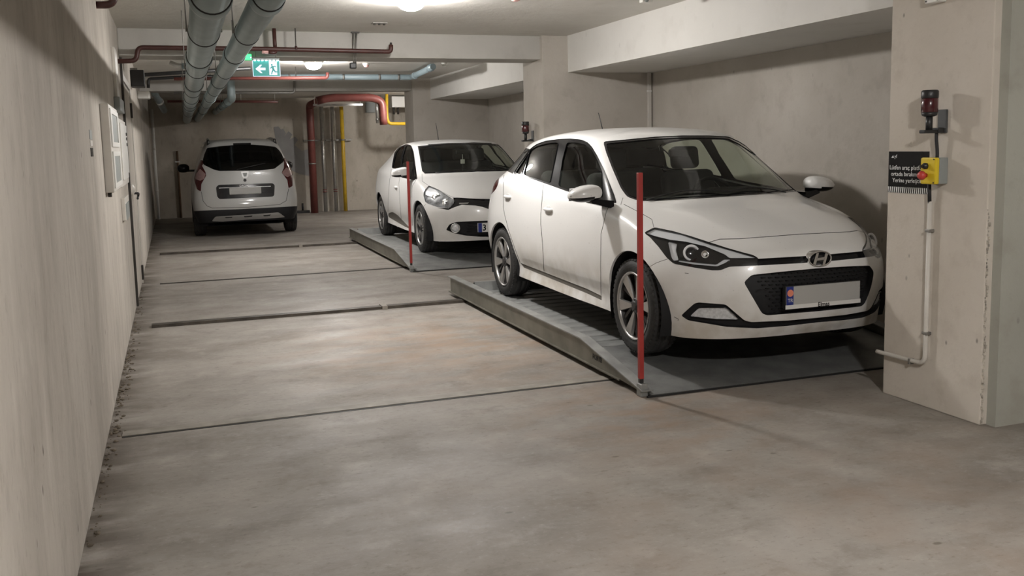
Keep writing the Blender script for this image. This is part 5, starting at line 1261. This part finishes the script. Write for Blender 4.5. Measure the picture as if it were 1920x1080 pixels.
    # door handles
    for px, py in ((953, 370), (1029, 394)):
        hh, nn = B.hit(px, py)
        for m in (1, -1):
            mb = ellipsoid((hh.x*m+(0.010 if hh.x*m > 0 else -0.010), hh.y, hh.z+0.006), 0.020, 0.082, 0.015, 18, 8, 2.6, 2.4)
            hd_ = part('door_handle', mb, 'paint', root)
            part('handle_recess', ellipsoid((hh.x*m, hh.y, hh.z-0.004), 0.008, 0.068, 0.040, 18, 8), 'recess', hd_)
    hb, nb = B.hit(1143, 384); hm = Vector((-0.965, hb.y+0.02, 1.005))
    side_mirror(root, (-hb.x-0.005, hb.y, hb.z+0.01), (0.955, 1.29, 1.008), (0.120, 0.088, 0.062), True, 0.28)
    # wipers, antenna, scratches
    for x0, x1 in ((-0.58, 0.02), (0.02, 0.52)):
        pts = []
        for k in range(9):
            x = x0+(x1-x0)*k/8; s_ = 1.050+0.17*abs(x)**2+0.035*math.sin(math.pi*k/8)
            q = B.bvh.ray_cast(Vector((x, s_, 2)), Vector((0, 0, -1)))[0]; pts.append(q+Vector((0, -0.004, 0.012)))
        part('wiper', MB().tube(pts, 0.005, 6), 'black', root)
    a0, _ = B.hit(1101, 243)
    an = Vector((0, 3.02, 1.445)); part('antenna', MB().cyl(an, an+Vector((-0.02, 0.05, 0.17)), 0.006, 0.003, 8).lathe(an, (0, 0, 1), [(-0.005, 0.02), (0.012, 0.012)], 10), 'black', root)
    for P_ in ([(1419, 544), (1432, 543), (1438, 545.5)], [(1254, 622), (1262, 616), (1260, 630)], [(1284, 512), (1291, 512.5)], [(1264, 594), (1272, 598.5), (1271, 601)], [(1247, 636), (1249, 612)]):
        pts = [B.hit(*q)[0] for q in P_]
        if all(pts): part('scuff', MB().tube([p+Vector((0, -0.0005, 0)) for p in pts], 0.0016, 5), 'printblack', body)
    for t in (-.757, .757):
        for s_ in (.79, 3.36):
            wheel(root, t, s_, .311, .309, (6, 'wedge', 0.218)); arch_liner(root, t, s_, .305, .36)
    interior(root, 1.05, 0.68)
    return B
BODY1 = build_front_hatch()
# ================================================================ rear-bay hatchback
def build_rear_hatch():
    loc, hd = Vector((3.772, 10.7585, ZP)), R(-1.22)
    S0, S1 = [0, .79, 1.25, 3.36, 4.035], [0, .853, 1.29, 3.442, 4.062]
    base = BODY1.rows; rows = []
    for r in base:
        q = []
        for t, s, z in r:
            s2 = float(np.interp(s, S0, S1))
            z2 = z*0.982 if z > 1.2 else z
            if s < 1.35 and .7 < z < 1.19: z2 = z+0.030*min(1, (z-.7)/.15)
            elif s < 1.6 and z >= 1.19: z2 = z*0.99
            if s < .75: s2 += 0.11*(t/0.78)**2*(1-s/.75)+0.02*(z > .6)
            if z > .62 and z < 1.02 and s > 2.6: t = t+0.012*min(1, (s-2.6)/.6) if t > .5 else t
            q.append((t, s2, z2))
        rows.append(q)
    B = Body(loc, hd, rows, 6, 7, 4)
    root = thing('hatchback_car', loc, 'white hatchback with rounded headlights and wide dark lower grille on the rear platform', 'car', 'parked cars', hd)
    Z = lambda P: [(690+x/4.32, 240+y/4.32) for x, y in P]
    ws = Z([(403, 148), (520, 136), (640, 125), (860, 118), (1000, 122), (1010, 345), (800, 358), (460, 370), (438, 348), (415, 210)])
    B.cut(ws, 'frit'); B.cut([(x, y) for x, y in shrink(ws, 2.2)[:4]]+Z([(1000, 131), (1010, 336)])+[(x, y) for x, y in shrink(ws, 2.2)[6:]], 'windscreen')
    B.cut(rnd(Z([(193, 325), (198, 285), (215, 200), (250, 155), (310, 132), (350, 140), (370, 190), (385, 300), (400, 418), (350, 400), (280, 352), (230, 332)]), 2.5), 'window_trim')
    B.cut(rnd(Z([(200, 318), (207, 280), (225, 205), (255, 162), (296, 142), (272, 225), (258, 335), (230, 327)]), 2.5), 'side_glass', only=('window_trim',))
    B.cut(rnd(Z([(310, 140), (345, 150), (362, 200), (372, 262), (352, 390), (300, 360), (268, 340), (282, 230)]), 2.5), 'side_glass', only=('window_trim',))
    B.cut(rnd(Z([(376, 290), (390, 405), (362, 395)]), 2.5), 'side_glass', only=('window_trim',))
    B.cut(rnd(Z([(450, 545), (455, 510), (490, 468), (560, 495), (640, 545), (700, 585), (690, 610), (655, 650), (560, 640), (490, 615), (465, 600)]), 2.5), 'headlight')
    B.cut(rnd(Z([(458, 540), (462, 512), (490, 474), (550, 498), (580, 540), (520, 560)]), 2.5), 'lamp_silver', only=('headlight',))
    B.cut(Z([(690, 564), (860, 572), (970, 575), (1040, 575), (1040, 668), (985, 660), (930, 640), (870, 628), (760, 622), (700, 642), (650, 664), (560, 648), (655, 650), (696, 600)]), 'grille_slot', only=('paint',))
    B.cut(rnd(Z([(632, 825), (660, 780), (720, 760), (970, 750), (1040, 748), (1040, 884), (890, 880), (780, 870), (690, 850)]), 2.5), 'grille')
    B.cut(rnd(Z([(165, 720), (165, 690), (200, 680), (240, 705), (330, 800), (345, 820), (300, 800), (240, 765)]), 2.5), 'sill_panel', only=('paint',))
    arch_cut(B, .853, .305, .362, root, 0); arch_cut(B, 3.442, .305, .362, root, 0)
    B.gaps(Z([(437, 372), (438, 430), (490, 466)]), 0.25); B.gaps(Z([(490, 466), (560, 495), (680, 560), (860, 574), (1040, 577)]), 0.25)
    B.gaps(Z([(400, 672), (430, 652), (466, 618)]), 0.25)
    B.gaps(Z([(392, 415), (360, 470), (352, 620), (360, 790)]), 0.22); B.gaps(Z([(262, 335), (250, 450), (258, 600), (270, 740)]), 0.22)
    B.gaps(Z([(190, 330), (175, 420), (165, 560), (162, 680)]), 0.2)
    B.finish(); P = B.part
    body = shell(B, root, 'paint2'); arch_lips(B, body, 0.016, 'paint2')
    P(B.faces('frit'), 'screen_border', M['gloss'], root, -0.002, 0.004)
    P(B.faces('windscreen'), 'windscreen', M['glass'], root, -0.003)
    for isl in B.islands(B.faces('window_trim')): P(isl, 'window_surround', M['trim'], root, -0.003, 0.005)
    for isl in B.islands(B.faces('side_glass')): P(isl, 'side_window', M['glass'], root, -0.007)
    for isl in B.islands(B.faces('headlight', 'lamp_silver')):
        h = P([f for f in isl if B.names[f[B.lab]] == 'headlight'], 'headlight', M['reflector'], root, -0.012, 0.014)
        P([f for f in isl if B.names[f[B.lab]] == 'lamp_silver'], 'light_guide', M['lampwhite'], h, -0.009)
        P(isl, 'lens', M['clear'], h, 0.001)
    for isl in B.islands(B.faces('grille_slot')): P(isl, 'grille_slot', M['gloss'], root, -0.014, 0.014)
    for isl in B.islands(B.faces('grille')): P(isl, 'grille', M['texblack'], root, -0.028, 0.028)
    for isl in B.islands(B.faces('sill_panel')): P(isl, 'sill_panel', M['greytrim'], root, -0.003, 0.003)
    # lozenge emblem, satin strip, plate
    hz = B.bvh.ray_cast(Vector((0, -1, 0.62)), Vector((0, 1, 0)))[0]; c = hz+Vector((0, -0.012, 0))
    lz = MB(); o_ = [(0, 0.085), (0.060, 0), (0, -0.085), (-0.060, 0)]; i_ = [(0, 0.048), (0.033, 0), (0, -0.048), (-0.033, 0)]
    for k in range(4):
        a, b, d, e = o_[k], o_[(k+1) % 4], i_[(k+1) % 4], i_[k]
        lz.prism([a, b, d, e], (0, -1, 0), -0.01, 0.010, c, (1, 0, 0), (0, 0, 1))
    part('emblem', lz, 'chrome', root)
    hb = B.hit(872, 381)[0]
    if hb:
        part('satin_strip', MB().box((hb.x-0.075, hb.y-0.006, hb.z-0.007), (hb.x+0.075, hb.y+0.004, hb.z+0.007), 0.002), 'satin', root)  # narrow satin bar along the lower lip of the slot
    y0 = B.bvh.ray_cast(Vector((0, -1, 0.36)), Vector((0, 1, 0)))[0].y-0.016
    q1 = B.Mi @ PY(896, 426, 10.79); zc = 0.355
    pl = part('number_plate', MB().box((-0.315, y0, zc-0.055), (0.205, y0+0.03, zc+0.055), 0.002), 'platewhite', root)
    part('blue_band', MB().box((-0.315, y0-0.001, zc-0.055), (-0.267, y0, zc+0.055)), 'plateblue', pl)
    part('plate_number', text_mb('3', 0.105, (-0.262, y0-0.0012, zc-0.036), (1, 0, 0), (0, 0, 1), 0.0003, bold=True), 'printblack', pl)
    # fog lamps, slats
    for px, py, r_ in ((816, 368, 0.045), (836, 379, 0.050)):
        hq, nq = B.hit(px, py)
        for m in (1, -1):
            mul = lambda v: Vector((v.x*m, v.y, v.z)); d = mul((nq*0.5+Vector((0, -1, 0))).normalized()); cc = mul(hq-nq*0.010)
            rf = part('lamp_bowl', MB().lathe(cc, d, [(-0.012, 0.012), (-0.002, r_*0.8), (0.004, r_), (0.005, r_*0.92), (-0.002, r_*0.6)], 24), 'chrome', root)
            part('bulb', MB().lathe(cc, d, [(-0.004, 0.012), (0.003, 0.010), (0.005, 0.004)], 12), 'gloss', rf)
    hf = B.hit(854.4, 428)[0]
    for m in (1, -1):
        cc = Vector((hf.x*m, hf.y+0.012, hf.z)); d = Vector((0.3*(1 if hf.x*m > 0 else -1), -1, 0)).normalized()
        fg_ = part('fog_lamp', MB().lathe(cc, d, [(-0.02, 0.058), (0.008, 0.060), (0.012, 0.054), (0.002, 0.046)], 24, cap=False), 'satin', root)
        part('fog_lens', MB().lathe(cc, d, [(-0.01, 0.047), (0.002, 0.045), (0.006, 0.02)], 20), 'silverlens', fg_)
    for z in (0.30, 0.335, 0.37, 0.405):
        pts = []
        for k in range(21):
            x = -0.42+0.84*k/20; r_ = B.bvh.ray_cast(Vector((x, -1, z)), Vector((0, 1, 0)))[0]; pts.append(r_+Vector((0, 0.02, 0)))
        part('grille_slat', MB().tube(pts, 0.006, 6), 'trim', root)
    hh = B.hit(743, 351)[0]
    for m in (1, -1):
        part('door_handle', ellipsoid((hh.x*m+(0.01 if hh.x*m > 0 else -0.01), hh.y, hh.z), 0.02, 0.08, 0.018, 16, 8, 2.6, 2.4), 'paint2', root)
    hb2 = B.hit(778, 335)[0]
    side_mirror(root, (-hb2.x-0.005, hb2.y, hb2.z+0.01), (0.965, 1.40, 1.01), (0.115, 0.085, 0.068), False, 0.45, 3.6)
    for x0, x1 in ((-0.55, 0.05), (0.05, 0.5)):
        pts = []
        for k in range(9):
            x = x0+(x1-x0)*k/8; s_ = 1.095+0.17*abs(x)**2+0.03*math.sin(math.pi*k/8)
            pts.append(B.bvh.ray_cast(Vector((x, s_, 2)), Vector((0, 0, -1)))[0]+Vector((0, -0.004, 0.012)))
        part('wiper', MB().tube(pts, 0.005, 6), 'black', root)
    an = Vector((0, 3.05, 1.42)); part('antenna', MB().cyl(an, an+Vector((-0.02, 0.06, 0.28)), 0.006, 0.003, 8).lathe(an, (0, 0, 1), [(-0.005, 0.02), (0.02, 0.012)], 10), 'black', root)
    for t in (-.753, .753):
        for s_ in (.853, 3.442):
            wheel(root, t, s_, .311, .309, (5, 'twin', 0.215)); arch_liner(root, t, s_, .305, .36)
    interior(root, 1.10, 0.68)
    part('hanging_ornament', MB().cyl((0, 1.74, 1.23), (0, 1.74, 1.12), 0.004, seg=6).box((-0.03, 1.735, 1.10), (0.03, 1.745, 1.16), 0.004), 'white', root)
build_rear_hatch()

# ================================================================ minivan seen from behind
def build_minivan():
    loc, hd = Vector((1.1606, 16.298, 0.0)), R(-0.667)
    def ln(front, sides, z, tail): return front, sides, z, tail
    rows = [
     [(0,.06,.26),(.28,.065,.26),(.52,.08,.26),(.68,.12,.26),(.77,.22,.26),(.80,.42,.26),(.80,.75,.26),(.80,1.3,.25),(.80,2.0,.25),(.80,2.7,.25),(.80,3.2,.25),(.80,3.56,.25),(.78,4.0,.25),(.68,4.28,.25),(.50,4.36,.25),(.25,4.40,.25),(0,4.41,.25)],
     [(0,.005,.38),(.28,.01,.38),(.52,.03,.38),(.71,.08,.38),(.815,.20,.38),(.85,.42,.38),(.862,.75,.38),(.85,1.3,.36),(.85,2.0,.36),(.85,2.7,.36),(.85,3.2,.37),(.857,3.56,.38),(.83,4.0,.38),(.72,4.33,.38),(.52,4.42,.38),(.25,4.46,.38),(0,4.47,.38)],
     [(0,.0,.55),(.28,.005,.55),(.53,.025,.55),(.73,.08,.55),(.84,.20,.56),(.868,.42,.57),(.876,.75,.58),(.87,1.3,.56),(.868,2.0,.56),(.868,2.7,.56),(.868,3.2,.57),(.872,3.56,.58),(.845,4.02,.57),(.735,4.36,.56),(.53,4.45,.56),(.25,4.49,.56),(0,4.498,.56)],
     [(0,.03,.76),(.28,.035,.76),(.53,.055,.76),(.72,.11,.765),(.825,.22,.77),(.86,.44,.775),(.868,.75,.78),(.866,1.3,.77),(.866,2.0,.76),(.866,2.7,.76),(.864,3.2,.76),(.862,3.56,.76),(.83,4.02,.75),(.72,4.34,.74),(.52,4.42,.74),(.25,4.46,.74),(0,4.47,.74)],
     [(0,.055,.95),(.28,.06,.95),(.53,.08,.955),(.70,.13,.96),(.795,.24,.97),(.832,.46,.97),(.842,.76,.965),(.845,1.3,.95),(.845,2.0,.94),(.843,2.7,.94),(.838,3.2,.94),(.828,3.56,.93),(.79,3.98,.90),(.68,4.25,.88),(.50,4.33,.87),(.25,4.36,.87),(0,4.37,.87)],
     [(0,.085,1.12),(.28,.09,1.12),(.52,.115,1.125),(.67,.17,1.13),(.755,.27,1.14),(.79,.49,1.13),(.80,.78,1.11),(.805,1.3,1.07),(.808,2.0,1.04),(.805,2.7,1.03),(.80,3.1,1.02),(.79,3.35,1.02),(.755,3.52,1.03),(.66,3.62,1.06),(.48,3.68,1.08),(.25,3.71,1.09),(0,3.72,1.09)],
     [(0,.185,1.32),(.28,.19,1.32),(.48,.215,1.32),(.60,.255,1.32),(.672,.33,1.32),(.705,.53,1.31),(.72,.80,1.31),(.73,1.3,1.30),(.735,2.0,1.29),(.73,2.6,1.28),(.72,2.9,1.28),(.70,3.05,1.28),(.66,3.15,1.29),(.57,3.25,1.30),(.42,3.30,1.31),(.22,3.33,1.31),(0,3.34,1.31)],
     [(0,.345,1.545),(.26,.35,1.543),(.43,.37,1.537),(.53,.40,1.530),(.585,.46,1.525),(.615,.62,1.535),(.63,.85,1.545),(.642,1.3,1.55),(.647,1.9,1.55),(.64,2.35,1.545),(.63,2.55,1.54),(.61,2.65,1.535),(.575,2.72,1.53),(.50,2.80,1.53),(.38,2.84,1.54),(.20,2.87,1.545),(0,2.88,1.545)],
     [(0,.40,1.610),(.24,.405,1.608),(.39,.425,1.603),(.48,.455,1.595),(.53,.51,1.588),(.56,.66,1.598),(.575,.88,1.612),(.585,1.3,1.62),(.59,1.85,1.618),(.585,2.2,1.61),(.57,2.36,1.603),(.55,2.45,1.598),(.52,2.52,1.593),(.45,2.60,1.593),(.34,2.64,1.598),(.18,2.67,1.603),(0,2.68,1.603)],
     [(0,.52,1.638),(.18,.525,1.637),(.28,.54,1.634),(.34,.57,1.632),(.38,.61,1.631),(.40,.75,1.636),(.41,.92,1.642),(.415,1.3,1.648),(.415,1.8,1.646),(.41,2.1,1.64),(.40,2.24,1.636),(.39,2.32,1.633),(.37,2.38,1.630),(.32,2.44,1.628),(.24,2.48,1.63),(.13,2.51,1.632),(0,2.52,1.632)],
     [(0,.70,1.652),(0,.70,1.652),(0,.72,1.653),(0,.75,1.654),(0,.78,1.655),(0,.88,1.657),(0,1.0,1.66),(0,1.3,1.664),(0,1.7,1.662),(0,1.95,1.656),(0,2.06,1.653),(0,2.14,1.650),(0,2.19,1.648),(0,2.24,1.646),(0,2.28,1.645),(0,2.31,1.644),(0,2.32,1.643)]]
    B = Body(loc, hd, rows, 5, 6, 3)
    root = thing('minivan_car', loc, 'white minivan seen from behind with roof rails and dark rear glass', 'car', 'parked cars', hd)
    A = lambda P: [(330+x/5.142, 240+y/5.142) for x, y in P]
    gl = A([(300, 192), (420, 176), (560, 165), (720, 160), (850, 168), (960, 182), (995, 215), (1020, 252), (1040, 300), (1038, 325), (950, 393), (800, 410), (420, 415), (360, 400), (262, 352), (258, 310), (275, 250)])
    B.cut(rnd(gl, 2.5), 'rear_glass', mirror=False)
    B.cut(A([(550, 147), (720, 143), (722, 160), (552, 165)]), 'brake_bar', mirror=False, only=('paint',))
    for L, C_ in (([(235, 310), (258, 310), (262, 352), (250, 362), (285, 425), (292, 458), (245, 540), (240, 612), (205, 592), (175, 490), (178, 470), (195, 400)], [(190, 448), (235, 395), (288, 445), (270, 492), (235, 510), (188, 492)]),
                  ([(1036, 285), (1056, 295), (1124, 412), (1122, 560), (1085, 580), (1072, 500), (1018, 430), (1040, 385), (1042, 330)], [(1020, 430), (1062, 380), (1116, 418), (1112, 452), (1075, 475), (1032, 452)])):
        B.cut(rnd(A(L), 1.5), 'tail_lamp', mirror=False); B.cut(rnd(A(C_), 1.5), 'tail_clear', mirror=False, only=('tail_lamp',))
    B.cut(rnd(A([(385, 572), (410, 548), (930, 532), (952, 550), (947, 650), (930, 662), (420, 686), (397, 662)]), 2.5), 'garnish', mirror=False)
    B.cut([(350, 396.2), (400, 394), (446.7, 392.3), (500, 389.6), (565, 386), (565, 440), (350, 440)], 'dark_bumper', mirror=False, only=('paint',), cond=lambda c: c.y < 0.5)
    B.cut(rnd(A([(345, 897), (380, 853), (700, 833), (990, 813), (1052, 857), (960, 866), (700, 880), (450, 900)]), 2.5), 'skid', mirror=False, only=('dark_bumper',))
    for L in ([(468, 858), (545, 853), (540, 864), (480, 868)], [(650, 848), (740, 842), (730, 855), (660, 859)], [(838, 838), (915, 832), (905, 845), (848, 850)]):
        B.cut(A(L), 'skid_slot', mirror=False, only=('skid',))
    B.gaps(A([(243, 615), (262, 705), (300, 752), (350, 772), (700, 763), (1000, 737), (1062, 702), (1086, 585)]), 0.45, mirror=False)
    arch_cut(B, .75, .315, .36, root, 0); arch_cut(B, 3.56, .315, .36, root, 0)
    sw = [(.62, 1.17), (1.0, 1.14), (3.0, 1.07), (3.02, 1.10), (2.55, 1.50), (1.6, 1.515), (.85, 1.505), (.68, 1.40)]
    B.cut(sw, 'side_glass', 'side')
    B.finish(); P = B.part
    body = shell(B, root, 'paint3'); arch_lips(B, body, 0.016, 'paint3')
    P(B.faces('rear_glass'), 'rear_window', M['privacy'], root, -0.003, 0.004)
    P(B.faces('brake_bar'), 'high_brake_light', M['gloss'], root, 0.002, -0.004)
    for isl in B.islands(B.faces('tail_lamp', 'tail_clear')):
        l_ = P([f for f in isl if B.names[f[B.lab]] == 'tail_lamp'], 'tail_lamp', M['taillens'], root, 0.004, -0.006)
        P([f for f in isl if B.names[f[B.lab]] == 'tail_clear'], 'clear_lens', M['tailclear'], l_, 0.006, -0.004)
    P(B.faces('garnish'), 'tailgate_garnish', M['gloss'], root, -0.012, 0.012)
    P(B.faces('dark_bumper'), 'bumper', M['texblack'], root, 0.004, -0.006)
    P(B.faces('skid'), 'skid_plate', M['satin'], root, 0.010, -0.008)
    for isl in B.islands(B.faces('skid_slot')): P(isl, 'skid_slot', M['black'], root, 0.002, 0.008)
    for isl in B.islands(B.faces('side_glass')): P(isl, 'side_window', M['privacy'], root, -0.004, 0.004)
    # tailgate details
    h = B.hit(460, 358)[0]; pl = part('number_plate', MB().box((h.x-0.26, h.y-0.010, h.z-0.056), (h.x+0.26, h.y+0.02, h.z+0.056), 0.012), 'plate', root)
    h = B.hit(459.3, 348)[0]; part('garnish_letters', text_mb('DACIA', 0.045, (h.x-0.02, h.y-0.012, h.z-0.015), (1, 0, 0), (0, 0, 1), 0.001, 'CENTER'), 'satin', root)
    part('garnish_edge', MB().box((h.x-0.42, h.y-0.008, h.z-0.030), (h.x+0.42, h.y+0.015, h.z-0.022)), 'satin', root)
    h = B.hit(459.3, 327.5)[0]
    e = part('emblem', MB().prism([(-0.065, 0.055), (0.065, 0.055), (0.052, -0.02), (0.030, -0.052), (-0.030, -0.052), (-0.052, -0.02)], (0, -1, 0), -0.01, 0.010, h, (1, 0, 0), (0, 0, 1)), 'satin', root)
    part('emblem_centre', MB().prism([(-0.038, 0.030), (0.038, 0.030), (0.020, -0.030), (-0.020, -0.030)], (0, -1, 0), 0.010, 0.012, h, (1, 0, 0), (0, 0, 1)), 'greyplastic', e)
    h = B.hit(459.3, 337.8)[0]; part('rear_camera', MB().lathe(h, (0, -1, 0), [(-0.01, 0.026), (0.008, 0.026), (0.010, 0.018), (0.004, 0.014)], 18), 'black', root)
    for m in (-1, 1):
        rl = part('roof_rail', MB().tube([(0.55*m, 0.50, 1.575), (0.545*m, 0.60, 1.625), (0.54*m, 0.80, 1.642), (0.545*m, 1.4, 1.66), (0.54*m, 2.05, 1.645), (0.53*m, 2.25, 1.59)], 0.020, 10, 0.06), 'satin', root)
        part('rail_foot', rbox((0.552*m, 0.545, 1.592), (0.05, 0.16, 0.045), 0.015, R(28)), 'black', rl)
        part('mirror', ellipsoid((0.985*m, 2.98, 1.13), 0.115, 0.09, 0.085, 18, 10, 2.6, 2.4), 'trim', root)
        part('mirror_arm', MB().box((0.78*m, 2.95, 1.06), (0.92*m, 3.02, 1.10), 0.01), 'trim', root)
    part('rear_wiper', MB().tube([B.hit(444, 318)[0]+Vector((0, -0.02, 0)), B.hit(470, 312)[0]+Vector((0, -0.015, 0)), B.hit(497, 306)[0]+Vector((0, -0.012, 0))], 0.008, 6), 'black', root)
    for t in (-.765, .765):
        for s_ in (.75, 3.56):
            wheel(root, t, s_, .318, .316, (5, 'twin', 0.215)); arch_liner(root, t, s_, .315, .36)
    for s_ in (0.75, 1.75):
        st = part('seat', rbox((0, s_+0.2, 0.62), (1.2, 0.5, 0.22), 0.06), 'cloth', root)
        part('seat_back', rbox((0, s_, 0.98), (1.2, 0.16, 0.60), 0.06, R(12)), 'cloth', st)
        for hx in (-0.36, 0.0, 0.36): part('headrest', rbox((hx, s_-0.06, 1.34), (0.24, 0.10, 0.17), 0.04), 'cloth', st)
    part('load_floor', MB().box((-0.6, 0.2, 0.45), (0.6, 3.6, 0.48)), 'lining', root)
build_minivan()
